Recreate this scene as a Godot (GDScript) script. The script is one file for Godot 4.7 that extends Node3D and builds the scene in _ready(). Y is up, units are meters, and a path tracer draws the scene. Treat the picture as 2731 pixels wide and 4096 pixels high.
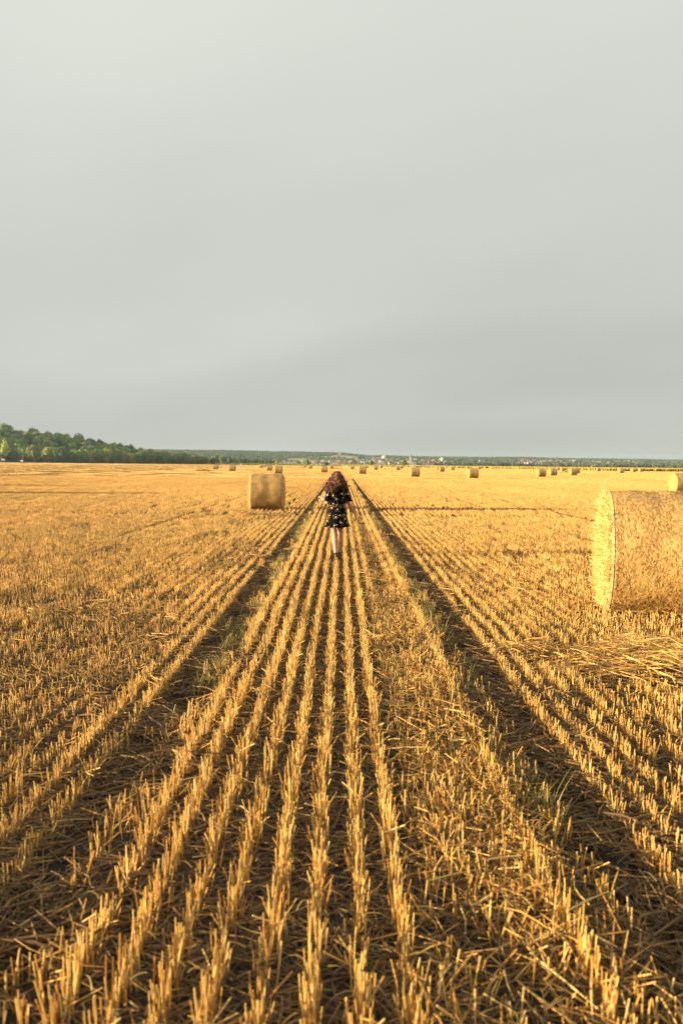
extends Node3D
# A stubble field with straw bales at low evening sun: camera at the origin 1.85 m up, looking along -z.

const CAM_H := 1.85
var rng := RandomNumberGenerator.new()
var names := {}
var noise := FastNoiseLite.new()
var M := {}

# ---------------------------------------------------------------- small helpers
class MB:
	var v := PackedVector3Array()
	var n := PackedVector3Array()
	var c := PackedColorArray()
	var u := PackedVector2Array()
	var i := PackedInt32Array()
	func vert(p: Vector3, nn: Vector3, col: Color, uv := Vector2.ZERO) -> int:
		v.append(p)
		n.append(nn)
		c.append(col)
		u.append(uv)
		return v.size() - 1
	func tri(a: int, b: int, d: int) -> void:
		i.append(a)
		i.append(b)
		i.append(d)
	func quad(a: int, b: int, d: int, e: int) -> void:
		tri(a, b, d)
		tri(a, d, e)
	func mesh(m: Material) -> ArrayMesh:
		# every face looks the way its normals do
		for t in range(0, i.size(), 3):
			var p := i[t]
			var q := i[t + 1]
			var r := i[t + 2]
			if (v[q] - v[p]).cross(v[r] - v[p]).dot(n[p] + n[q] + n[r]) > 0.0:
				i[t + 1] = r
				i[t + 2] = q
		var a := []
		a.resize(Mesh.ARRAY_MAX)
		a[Mesh.ARRAY_VERTEX] = v
		a[Mesh.ARRAY_NORMAL] = n
		a[Mesh.ARRAY_COLOR] = c
		a[Mesh.ARRAY_TEX_UV] = u
		a[Mesh.ARRAY_INDEX] = i
		var am := ArrayMesh.new()
		am.add_surface_from_arrays(Mesh.PRIMITIVE_TRIANGLES, a)
		am.surface_set_material(0, m)
		return am
	# a tube through points with one radius each
	func tube(pts: Array, radii: Array, sides: int, col: Color, cap := Color(0, 0, 0, 0)) -> void:
		var k := pts.size()
		var first := v.size()
		var u0 := Vector3.RIGHT
		for j in k:
			var d: Vector3 = (pts[mini(j + 1, k - 1)] - pts[maxi(j - 1, 0)]).normalized()
			if j == 0:
				u0 = d.cross(Vector3(0.31, 0.17, 0.93)).normalized()
			else:
				u0 = (u0 - d * u0.dot(d)).normalized()
			var w := d.cross(u0)
			for s in sides:
				var a := TAU * s / sides
				var o := u0 * cos(a) + w * sin(a)
				vert(pts[j] + o * radii[j], o, col)
		for j in k - 1:
			for s in sides:
				var t := (s + 1) % sides
				var b := first + j * sides
				quad(b + s, b + sides + s, b + sides + t, b + t)
		if cap.a > 0.0:
			var d2: Vector3 = (pts[k - 1] - pts[k - 2]).normalized()
			var f := v.size()
			for s in sides:
				vert(v[first + (k - 1) * sides + s], d2, cap)
			for s in range(1, sides - 1):
				tri(f, f + s + 1, f + s)
	# a flat leaf or blade: quad centred at p, with its own normal
	func leaf(p: Vector3, a: Vector3, b: Vector3, nn: Vector3, col: Color) -> void:
		var f := vert(p - a, nn, col)
		vert(p + b, nn, col)
		vert(p + a, nn, col)
		vert(p - b, nn, col)
		quad(f, f + 1, f + 2, f + 3)
	func box(lo: Vector3, hi: Vector3, col: Color) -> void:
		for ax in 3:
			for sg in [-1.0, 1.0]:
				var nn := Vector3.ZERO
				nn[ax] = sg
				var e1 := Vector3.ZERO
				var e2 := Vector3.ZERO
				e1[(ax + 1) % 3] = (hi - lo)[(ax + 1) % 3] / 2.0
				e2[(ax + 2) % 3] = (hi - lo)[(ax + 2) % 3] / 2.0
				var ce := (lo + hi) / 2.0
				ce[ax] = hi[ax] if sg > 0 else lo[ax]
				var f := vert(ce - e1 - e2, nn, col)
				vert(ce + e1 - e2, nn, col)
				vert(ce + e1 + e2, nn, col)
				vert(ce - e1 + e2, nn, col)
				if sg > 0:
					quad(f, f + 3, f + 2, f + 1)
				else:
					quad(f, f + 1, f + 2, f + 3)

func lin(r: float, g: float, b: float) -> Color:
	return Color(r, g, b)

func numbered(called: String) -> String:
	var k: int = names.get(called, 0)
	names[called] = k + 1
	return called if k == 0 else "%s_%03d" % [called, k]

func tag(o: Node, label := "", category := "", group := "", kind := "") -> void:
	if label: o.set_meta("label", label)
	if category: o.set_meta("category", category)
	if group: o.set_meta("group", group)
	if kind: o.set_meta("kind", kind)

func thing(called: String, label: String, category: String, at := Vector3.ZERO, turn := 0.0, group := "") -> Node3D:
	var o := Node3D.new()
	o.name = numbered(called)
	add_child(o)
	o.position = at
	o.rotation.y = turn
	tag(o, label, category, group)
	return o

func part(called: String, mesh: Mesh, parent: Node, kind := "") -> MeshInstance3D:
	var o := MeshInstance3D.new()
	o.mesh = mesh
	o.name = called if parent != self else numbered(called)
	parent.add_child(o, true)
	if kind: o.set_meta("kind", kind)
	return o

func copy(src: Node3D, called: String, label: String, at: Vector3, turn := 0.0, sc := Vector3.ONE, group := "") -> Node3D:
	var o: Node3D = src.duplicate()
	o.name = numbered(called)
	add_child(o)
	o.position = at
	o.rotation = Vector3(0, turn, 0)
	o.scale = sc
	o.set_meta("label", label)
	if group: o.set_meta("group", group)
	return o

func many(called: String, mesh: Mesh, places: Array, tints: Array, parent: Node, kind := "stuff") -> MultiMeshInstance3D:
	var mm := MultiMesh.new()
	mm.transform_format = MultiMesh.TRANSFORM_3D
	mm.use_colors = not tints.is_empty()
	mm.mesh = mesh
	mm.instance_count = places.size()
	for k in places.size():
		mm.set_instance_transform(k, places[k])
		if not tints.is_empty():
			mm.set_instance_color(k, tints[k])
	var o := MultiMeshInstance3D.new()
	o.multimesh = mm
	o.name = called
	parent.add_child(o, true)
	if kind: o.set_meta("kind", kind)
	return o

func rf(a: float, b: float) -> float:
	return rng.randf_range(a, b)

func interp(xs: Array, ys: Array, x: float) -> float:
	if x <= xs[0]: return ys[0]
	for k in range(1, xs.size()):
		if x <= xs[k]:
			return lerpf(ys[k - 1], ys[k], (x - xs[k - 1]) / (xs[k] - xs[k - 1]))
	return ys[-1]

func material(rough: float, col := Color.WHITE, vertex := true) -> StandardMaterial3D:
	var m := StandardMaterial3D.new()
	m.albedo_color = col
	m.roughness = rough
	m.vertex_color_use_as_albedo = vertex
	m.cull_mode = BaseMaterial3D.CULL_DISABLED
	return m

# ---------------------------------------------------------------- camera, sky, sun
func make_view() -> void:
	var cam := Camera3D.new()
	cam.name = "camera"
	cam.position = Vector3(0, CAM_H, 0)
	cam.rotation = Vector3(-atan(110.0 / 1750.0), 0, 0.0102)
	cam.fov = 67.8
	cam.near = 0.1
	cam.far = 12000.0
	var at := CameraAttributesPhysical.new()
	at.frustum_focal_length = 27.0
	at.exposure_aperture = 2.6
	at.frustum_focus_distance = 19.0
	cam.attributes = at
	cam.fov = 67.8
	add_child(cam)
	cam.current = true

	var sun := DirectionalLight3D.new()
	sun.name = "sun"
	sun.light_energy = SUN_ENERGY
	sun.light_color = Color(1.0, 0.77, 0.47).linear_to_srgb()
	sun.light_angular_distance = 0.5
	sun.shadow_enabled = true
	sun.directional_shadow_max_distance = 400.0
	var el := deg_to_rad(6.3)
	var az := deg_to_rad(9.0)                          # the sun stands to the left, a little behind the camera
	var to_sun := Vector3(-cos(el) * cos(az), sin(el), cos(el) * sin(az))
	add_child(sun)
	sun.look_at_from_position(to_sun * 100.0, Vector3.ZERO, Vector3.UP)

	var e := Environment.new()
	e.background_mode = Environment.BG_SKY
	var sk := Sky.new()
	var pm := PanoramaSkyMaterial.new()
	pm.panorama = ImageTexture.create_from_image(sky_image())
	sk.sky_material = pm
	e.sky = sk
	e.tonemap_mode = Environment.TONE_MAPPER_LINEAR
	e.tonemap_exposure = EXPOSURE
	e.background_energy_multiplier = SKY_ENERGY
	e.fog_enabled = FOG > 0.0
	e.fog_density = FOG
	e.fog_light_color = Color(0.82, 0.93, 1.0)
	e.sdfgi_enabled = true
	e.ssao_enabled = true
	e.ssil_enabled = true
	var we := WorldEnvironment.new()
	we.name = "environment"
	we.environment = e
	add_child(we)

const SUN_ENERGY := 1.6
const SKY_ENERGY := 0.336
const EXPOSURE := 3.0
const FOG := 0.00008

func sky_image() -> Image:
	# an even overcast with soft banks, the same all round; a little paler overhead
	var w := 1024
	var h := 512
	var im := Image.create(w, h, false, Image.FORMAT_RGBF)
	var n1 := FastNoiseLite.new()
	n1.seed = 11
	n1.frequency = 0.55
	n1.fractal_octaves = 4
	n1.fractal_gain = 0.42
	var lo := Vector3(0.49, 0.50, 0.465)
	var mi := Vector3(0.585, 0.605, 0.560)
	var hi := Vector3(0.70, 0.73, 0.67)
	for y in h:
		var el := PI * (0.5 - (y + 0.5) / h)
		var s := sin(el)
		var t := maxf(s, 0.0)
		var base: Vector3
		if t < 0.17:
			base = lo.lerp(mi, t / 0.17)
		else:
			base = mi.lerp(hi, clampf((t - 0.17) / 0.36, 0.0, 1.0))
		for x in w:
			var a := TAU * (x + 0.5) / w
			var d := Vector3(sin(a) * cos(el), s, -cos(a) * cos(el))
			var q := 1.0 / (maxf(d.y, 0.0) + 0.24)
			var px := d.x * q
			var pz := d.z * q
			var k := n1.get_noise_3d((px + pz * 0.35) * 0.75, (pz - px * 0.45) * 1.35, 3.0)
			k = k * 0.15
			var c := base * (1.0 + k)
			im.set_pixel(x, y, Color(c.x, c.y, c.z))
	return im

# ---------------------------------------------------------------- ground
const LANES := [-1.25, 1.26, 5.95, 8.2, -5.3]

func lane_at(x: float, z: float) -> float:
	# 1 in the middle of a wheel lane, 0 outside it
	var best := 0.0
	for k in LANES.size():
		var w := 0.20 if k < 2 else 0.02
		var wob := noise.get_noise_2d(z * 9.0, k * 91.0) * 0.09
		best = maxf(best, 1.0 - smoothstep(w * 0.6, w, absf(x - LANES[k] - wob)))
	return best

func ground_y(x: float, z: float) -> float:
	var y := 0.0
	if absf(x) < 12.0 and z > -60.0:
		y += noise.get_noise_2d(x * 60.0, z * 60.0) * 0.012
		var l := lane_at(x, z)
		if l > 0.0:
			var lug := sin((z + absf(x - 1.1) * 0.7) * TAU / 0.27)
			y -= l * (0.055 + 0.026 * lug + 0.08 * noise.get_noise_2d(x * 160.0, z * 160.0) + 0.05 * noise.get_noise_2d(x * 520.0, z * 520.0))
	return y

func steps(fine_lo: float, fine_hi: float, d: float, lo: float, hi: float) -> PackedFloat32Array:
	var a := PackedFloat32Array()
	var k := fine_lo
	var g := d
	var left := []
	while k > lo:
		g *= 1.25
		k -= g
		left.append(maxf(k, lo))
	left.reverse()
	for q in left: a.append(q)
	k = fine_lo
	while k < fine_hi:
		a.append(k)
		k += d
	g = d
	while k < hi:
		a.append(k)
		g *= 1.25
		k += g
	a.append(hi)
	return a

func soil_image() -> Image:
	var s := 1024
	var im := Image.create(s, s, false, Image.FORMAT_RGB8)
	var fn := FastNoiseLite.new()
	fn.seed = 5
	fn.frequency = 0.03
	fn.fractal_octaves = 5
	for y in s:
		for x in s:
			var a := TAU * x / s
			var b := TAU * y / s
			var k := fn.get_noise_3d(cos(a) * 163.0, sin(a) * 163.0 + cos(b) * 163.0, sin(b) * 163.0)
			var q := clampf(0.5 + k * 1.1, 0.0, 1.0)
			im.set_pixel(x, y, Color(0.009, 0.006, 0.0038).lerp(Color(0.036, 0.023, 0.013), q).linear_to_srgb())  # dark earth, taken darker still to deepen the shade among the stubble
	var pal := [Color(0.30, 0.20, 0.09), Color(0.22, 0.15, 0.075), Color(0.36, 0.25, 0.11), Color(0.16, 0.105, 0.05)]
	for k in 5200:
		var c: Color = pal[rng.randi() % 4]
		stroke(im, Vector2(rf(0, s), rf(0, s)), rf(0, TAU), rf(8, 60), c.linear_to_srgb(), rf(0.5, 1.0))
	return im

func stroke(im: Image, p: Vector2, ang: float, ln: float, c: Color, alpha: float, wide := 1) -> void:
	var d := Vector2(cos(ang), sin(ang))
	var o := Vector2(-d.y, d.x)
	var w := im.get_width()
	var h := im.get_height()
	for k in int(ln):
		for j in wide:
			var q := p + d * k + o * j
			var x := posmod(int(q.x), w)
			var y := posmod(int(q.y), h)
			im.set_pixel(x, y, im.get_pixel(x, y).lerp(c, alpha))

func make_ground() -> void:
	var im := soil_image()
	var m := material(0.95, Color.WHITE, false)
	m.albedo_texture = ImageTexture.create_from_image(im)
	m.heightmap_enabled = true
	m.heightmap_texture = m.albedo_texture
	m.heightmap_scale = 1.2
	m.uv1_triplanar = true
	m.uv1_world_triplanar = true
	m.uv1_scale = Vector3.ONE * 0.6
	var xs := steps(-3.2, 3.2, 0.035, -3300.0, 3300.0)
	var zs := steps(-17.0, -1.2, 0.05, -2900.0, 900.0)
	var b := MB.new()
	var nx := xs.size()
	for z in zs:
		for x in xs:
			b.vert(Vector3(x, ground_y(x, z), z), Vector3.UP, Color.WHITE)
	for j in zs.size():
		for k in nx:
			if k > 0 and k < nx - 1 and j > 0 and j < zs.size() - 1:
				var at := j * nx + k
				var dx := (b.v[at + 1].y - b.v[at - 1].y) / (xs[k + 1] - xs[k - 1])
				var dz := (b.v[at + nx].y - b.v[at - nx].y) / (zs[j + 1] - zs[j - 1])
				b.n[at] = Vector3(-dx, 1, -dz).normalized()
	for j in zs.size() - 1:
		for k in nx - 1:
			var at := j * nx + k
			b.quad(at, at + 1, at + nx + 1, at + nx)
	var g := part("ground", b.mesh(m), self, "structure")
	g.set_meta("label", "dark tilled soil of the harvested field")

# ---------------------------------------------------------------- stubble and litter
var GOLD := [Color(0.691, 0.422, 0.101), Color(0.777, 0.499, 0.144), Color(0.632, 0.342, 0.075), Color(0.713, 0.450, 0.119), Color(0.531, 0.275, 0.060), Color(0.814, 0.586, 0.206), Color(0.407, 0.206, 0.048)]
var DULL := [Color(0.193, 0.106, 0.035), Color(0.267, 0.157, 0.057), Color(0.148, 0.077, 0.026), Color(0.326, 0.200, 0.076), Color(0.104, 0.052, 0.018), Color(0.222, 0.138, 0.062)]  # litter straw tones, darkened for the shade they lie in between rows

func pick(p: Array) -> Color:
	var c: Color = p[rng.randi() % p.size()]
	var k := rf(0.82, 1.15)
	return Color(c.r * k, c.g * k, c.b * k)

func upright(b: MB, at: Vector3, hgt: float, lean: float, r: float, sides: int, cap: bool, kink := 0.0) -> void:
	var a := rf(0, TAU)
	var d := Vector3(cos(a) * sin(lean), cos(lean), sin(a) * sin(lean))
	var c := pick(GOLD)
	var top := Color(c.r * 1.0, c.g * 1.04, c.b * 1.15) if cap else Color(0, 0, 0, 0)
	var root := at - Vector3(0, 0.015, 0)
	if kink > 0.0:
		var mid := root + d * hgt * rf(0.35, 0.65)
		var a2 := a + rf(-0.8, 0.8)
		var l2 := minf(lean + kink, 1.75)
		var d2 := Vector3(cos(a2) * sin(l2), cos(l2), sin(a2) * sin(l2))
		b.tube([root, mid, mid + d2 * hgt * rf(0.4, 0.9)], [r, r, r * 0.9], sides, c, top)
	else:
		b.tube([root, root + d * (hgt + 0.015)], [r, r * 0.92], sides, c, top)

func lying(b: MB, at: Vector3, ln: float, r: float, sides: int, rise: float, pal: Array, ang := -1.0) -> void:
	var a := ang if ang >= 0.0 else rf(0, TAU)
	var d := Vector3(cos(a), rf(-rise, rise), sin(a)).normalized()
	var c := pick(pal)
	var p0 := at - d * ln * 0.5
	var p1 := at + d * ln * 0.5
	p0.y = maxf(p0.y, 0.002)
	p1.y = maxf(p1.y, 0.002)
	var mid := (p0 + p1) * 0.5 + Vector3(rf(-0.06, 0.06), rf(-0.02, 0.05), rf(-0.06, 0.06)) * ln
	b.tube([p0, mid, p1], [r, r, r * 0.8], sides, c, Color(c.r * 1.15, c.g * 1.2, c.b * 1.3))

func ribbon(b: MB, at: Vector3, ln: float, w: float, pal: Array, lift: float) -> void:
	# a dry leaf blade that curls
	var a := rf(0, TAU)
	var d := Vector3(cos(a), 0, sin(a))
	var side := Vector3(-d.z, 0, d.x)
	var c := pick(pal)
	var f := b.v.size()
	for k in 5:
		var t := k / 4.0
		var p := at + d * ln * t + Vector3(0, lift * sin(t * PI * 0.9) * ln, 0) + side * sin(t * 3.0) * ln * 0.1
		var ww := w * (1.0 - t * 0.85)
		var nn := (Vector3.UP + d * rf(-0.3, 0.3)).normalized()
		b.vert(p - side * ww, nn, c)
		b.vert(p + side * ww, nn, c)
	for k in 4:
		b.quad(f + k * 2, f + k * 2 + 2, f + k * 2 + 3, f + k * 2 + 1)

var EDGE_T := [-0.6, -0.45, -0.30, -0.17, -0.128, 0.0, 0.1, 0.25, 0.35, 0.45, 0.9]
var EDGE_Z := [730.0, 735.0, 770.0, 820.0, 740.0, 745.0, 520.0, 405.0, 325.0, 320.0, 320.0]

func edge_z(t: float) -> float:
	return interp(EDGE_T, EDGE_Z, t)

func in_swath(x: float, z: float) -> float:
	# >0 inside the spread of loose straw lying on the stubble beside the great bale
	var dx := (x - 3.25) / 1.75
	var dz := (z + 6.75 + (x - 3.0) * -0.25) / 0.85
	return 1.0 - dx * dx - dz * dz

var bale_spots := []     # [x, z, half length, radius] : no stubble stands inside a bale

func under_bale(x: float, z: float) -> bool:
	for s in bale_spots:
		if absf(x - s[0]) < s[2] and absf(z - s[1]) < s[3]:
			return true
	return false

func make_stubble() -> void:
	var m := material(0.62)
	m.rim_enabled = false
	M.straw = m
	var root := thing("wheat_stubble", "golden cut wheat stubble standing in long parallel rows across the field", "stubble")
	root.set_meta("kind", "stuff")
	# near pieces: a quarter metre of one row
	var near := []
	var sparse := []
	var messy := []
	for k in 14:
		var b := MB.new()
		for j in 36:
			var p := Vector3(rng.randfn(0, 0.017), 0, rf(-0.135, 0.135))
			if rng.randf() < 0.20:
				upright(b, p, rf(0.05, 0.10), absf(rng.randfn(0, 0.25)), rf(0.0017, 0.0027), 5, true)
			else:
				upright(b, p, clampf(rng.randfn(0.130, 0.032), 0.06, 0.23), absf(rng.randfn(0, 0.13)), rf(0.0018, 0.0032), 5, true, rf(0.3, 1.4) if rng.randf() < 0.07 else 0.0)
		for j in 9:
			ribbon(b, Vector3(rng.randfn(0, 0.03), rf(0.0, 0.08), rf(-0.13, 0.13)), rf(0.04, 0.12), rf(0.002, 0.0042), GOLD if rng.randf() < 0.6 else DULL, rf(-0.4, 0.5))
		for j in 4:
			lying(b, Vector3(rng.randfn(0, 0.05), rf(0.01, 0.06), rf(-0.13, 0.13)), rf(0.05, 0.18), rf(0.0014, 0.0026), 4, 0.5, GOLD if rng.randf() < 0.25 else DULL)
		near.append(b.mesh(m))
	for k in 8:
		var b := MB.new()
		for j in 18:
			var p := Vector3(rng.randfn(0, 0.024), 0, rf(-0.135, 0.135))
			upright(b, p, clampf(rng.randfn(0.11, 0.03), 0.05, 0.2), absf(rng.randfn(0, 0.18)), rf(0.0018, 0.0032), 5, true, 0.9 if rng.randf() < 0.12 else 0.0)
		for j in 5:
			lying(b, Vector3(rng.randfn(0, 0.05), rf(0.01, 0.05), rf(-0.13, 0.13)), rf(0.06, 0.2), rf(0.002, 0.0032), 5, 0.3, GOLD if rng.randf() < 0.3 else DULL)
		sparse.append(b.mesh(m))
	for k in 10:
		var b := MB.new()
		for j in 19:
			var p := Vector3(rng.randfn(0, 0.05), rf(0, 0.02), rf(-0.135, 0.135))
			upright(b, p, rf(0.05, 0.16), absf(rng.randfn(0.28, 0.38)), rf(0.0018, 0.0033), 5, true, rf(0.6, 1.5) if rng.randf() < 0.4 else 0.0)
		for j in 10:
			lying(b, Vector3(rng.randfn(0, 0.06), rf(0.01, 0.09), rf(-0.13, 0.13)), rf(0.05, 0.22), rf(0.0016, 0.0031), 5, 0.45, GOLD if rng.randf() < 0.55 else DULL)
		messy.append(b.mesh(m))
	# middle distance: a metre of one row
	var mids := []
	for k in 10:
		var b := MB.new()
		for j in 84:
			var p := Vector3(rng.randfn(0, 0.013), 0, rf(-0.52, 0.52))
			upright(b, p, clampf(rng.randfn(0.13, 0.030), 0.06, 0.22), absf(rng.randfn(0, 0.10)), rf(0.0026, 0.0042), 4, false)
		for j in 10:
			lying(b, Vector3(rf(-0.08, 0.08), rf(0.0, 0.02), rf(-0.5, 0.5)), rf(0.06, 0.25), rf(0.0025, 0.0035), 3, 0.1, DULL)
		mids.append(b.mesh(m))
	# far: three metres square of rows
	var fars := []
	for k in 6:
		var b := MB.new()
		for r in 18:
			for j in 40:
				var p := Vector3(-1.5 + 0.1666 * (r + 0.5) + rng.randfn(0, 0.025), 0, rf(-1.5, 1.5))
				upright(b, p, clampf(rng.randfn(0.13, 0.028), 0.06, 0.2), absf(rng.randfn(0, 0.1)), rf(0.006, 0.010), 3, false)
		fars.append(b.mesh(m))

	var put := {}
	var hue := {}
	var add := func(mesh: Mesh, t: Transform3D, c: Color):
		if not put.has(mesh):
			put[mesh] = []
			hue[mesh] = []
		put[mesh].append(t)
		hue[mesh].append(c)
	var tint := func(x: float, z: float) -> Color:
		var k := 1.0 + 0.16 * noise.get_noise_2d(x * 9.0, z * 2.2) + rf(-0.10, 0.10)
		var warm := 0.06 * noise.get_noise_2d(x * 3.0 + 400.0, z * 3.0)
		return Color(k, k * (1.0 + warm), k * (1.0 + warm * 2.0))

	# rows: index, x
	var rows := []
	for k in range(-5, 3): rows.append([-0.083 + 0.166 * k, 0])
	rows.append([0.415, 2])
	rows.append([0.50, 3])
	rows.append([0.58, 3])
	rows.append([0.66, 3])
	rows.append([0.745, 2])
	rows.append([0.80, 3])
	rows.append([0.885, 2])
	rows.append([0.90, 0])
	rows.append([1.00, 4])
	rows.append([1.12, 4])
	rows.append([-1.02, 4])
	rows.append([-1.13, 4])
	for k in 330: rows.append([1.46 + 0.1666 * k, 1])
	for k in 330: rows.append([-1.44 - 0.1666 * k, 1])
	for row in rows:
		var x0: float = row[0]
		var kind: int = row[1]
		var skip := false
		for k in range(2, LANES.size()):
			if absf(x0 - LANES[k]) < 0.13: skip = true
		# quarter metres to 26 m, then metres to 92 m
		var z := -1.0
		while z > -92.0:
			var step := 0.25 if z > -26.0 else 1.0
			z -= step
			if absf(x0) > 0.52 * -z + 2.6: continue
			if under_bale(x0, z): continue
			if absf(x0 + 0.08) < 0.12 and z > -14.95 and z < -13.9: continue      # trodden under her feet
			if skip and noise.get_noise_2d(x0 * 30.0, z * 3.0) > (-0.12 if x0 > 0.0 else 0.04): continue
			if kind == 4 and noise.get_noise_2d(x0 * 400.0, z * 40.0) > 0.02: continue
			var wob := noise.get_noise_2d(x0 * 130.0, z * 14.0) * (0.010 if kind == 1 else 0.020)
			var hs := 1.0 + 0.22 * noise.get_noise_2d(x0 * 80.0 + 77.0, z * 30.0) + rf(-0.08, 0.08)
			if kind == 1: hs *= 0.86
			var far_out := absf(x0) > 18.0
			var x := x0 + wob + (rf(-0.045, 0.045) if far_out else 0.0)
			var sw := in_swath(x, z)
			if sw > 0.2 + 0.5 * noise.get_noise_2d(x * 60.0, z * 60.0) and rng.randf() < 0.8: continue
			if sw > 0.0: hs *= 0.75
			var bs := Basis.from_scale(Vector3(1.0 if rng.randf() < 0.5 else -1.0, hs, 1.0 if rng.randf() < 0.5 else -1.0))
			bs = Basis(Vector3(0, 0, 1), rf(-0.05, 0.05)) * bs
			var t := Transform3D(bs, Vector3(x, ground_y(x, z), z))
			if step < 0.5:
				var patch := noise.get_noise_2d(x0 * 26.0, z * 11.0)
				var set_of: Array = near
				if kind == 2: set_of = messy if rng.randf() < (0.8 if z > -11.0 else 0.35) else (sparse if z > -11.0 else near)
				elif kind == 3: set_of = messy
				elif kind == 4: set_of = sparse if rng.randf() < 0.6 else messy
				elif kind == 1 and x0 < -1.75 and x0 > -4.8:
					var m_here := patch + (0.18 if z > -8.0 else -0.22)
					set_of = sparse if m_here > 0.0 else near
					if m_here > 0.22 and rng.randf() < 0.5: set_of = messy
				elif kind == 1 and patch > 0.36: set_of = sparse
				elif kind == 0 and patch > 0.36: set_of = sparse
				if kind == 0 and rng.randf() < 0.05: set_of = sparse
				if kind == 1 and rng.randf() < 0.025: continue
				if kind == 3 and rng.randf() < (0.3 if z > -11.0 else 0.8): continue
				add.call(set_of[rng.randi() % set_of.size()], t, tint.call(x, z))
			else:
				if rng.randf() < (0.05 if kind == 1 else 0.02): continue
				if kind == 3 and absf(x0 - 0.58) > 0.01: continue
				add.call(mids[rng.randi() % mids.size()], t, tint.call(x, z))
	# far tiles out to the field's edge
	var zt := -93.5
	while zt > -900.0:
		var half := 0.60 * -zt + 9.0
		var cols := int(half / 3.0)
		for k in range(-cols, cols + 1):
			var x := k * 3.0
			if -zt > edge_z(x / -zt) - 1.5: continue
			if under_bale(x, zt) and rng.randf() < 0.5: continue
			var l := 0.0
			for q in LANES.size():
				if absf(x - LANES[q]) < 1.5: l = 1.0
			var bs := Basis.from_scale(Vector3(1, rf(0.85, 1.2), 1))
			if rng.randf() < 0.5: bs = Basis(Vector3.UP, PI) * bs
			add.call(fars[rng.randi() % 6], Transform3D(bs, Vector3(x, 0.0, zt)), tint.call(x * 0.4, zt * 0.6))
		zt -= 3.0
	for mesh in put:
		many("stubble_row", mesh, put[mesh], hue[mesh], root)

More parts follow.
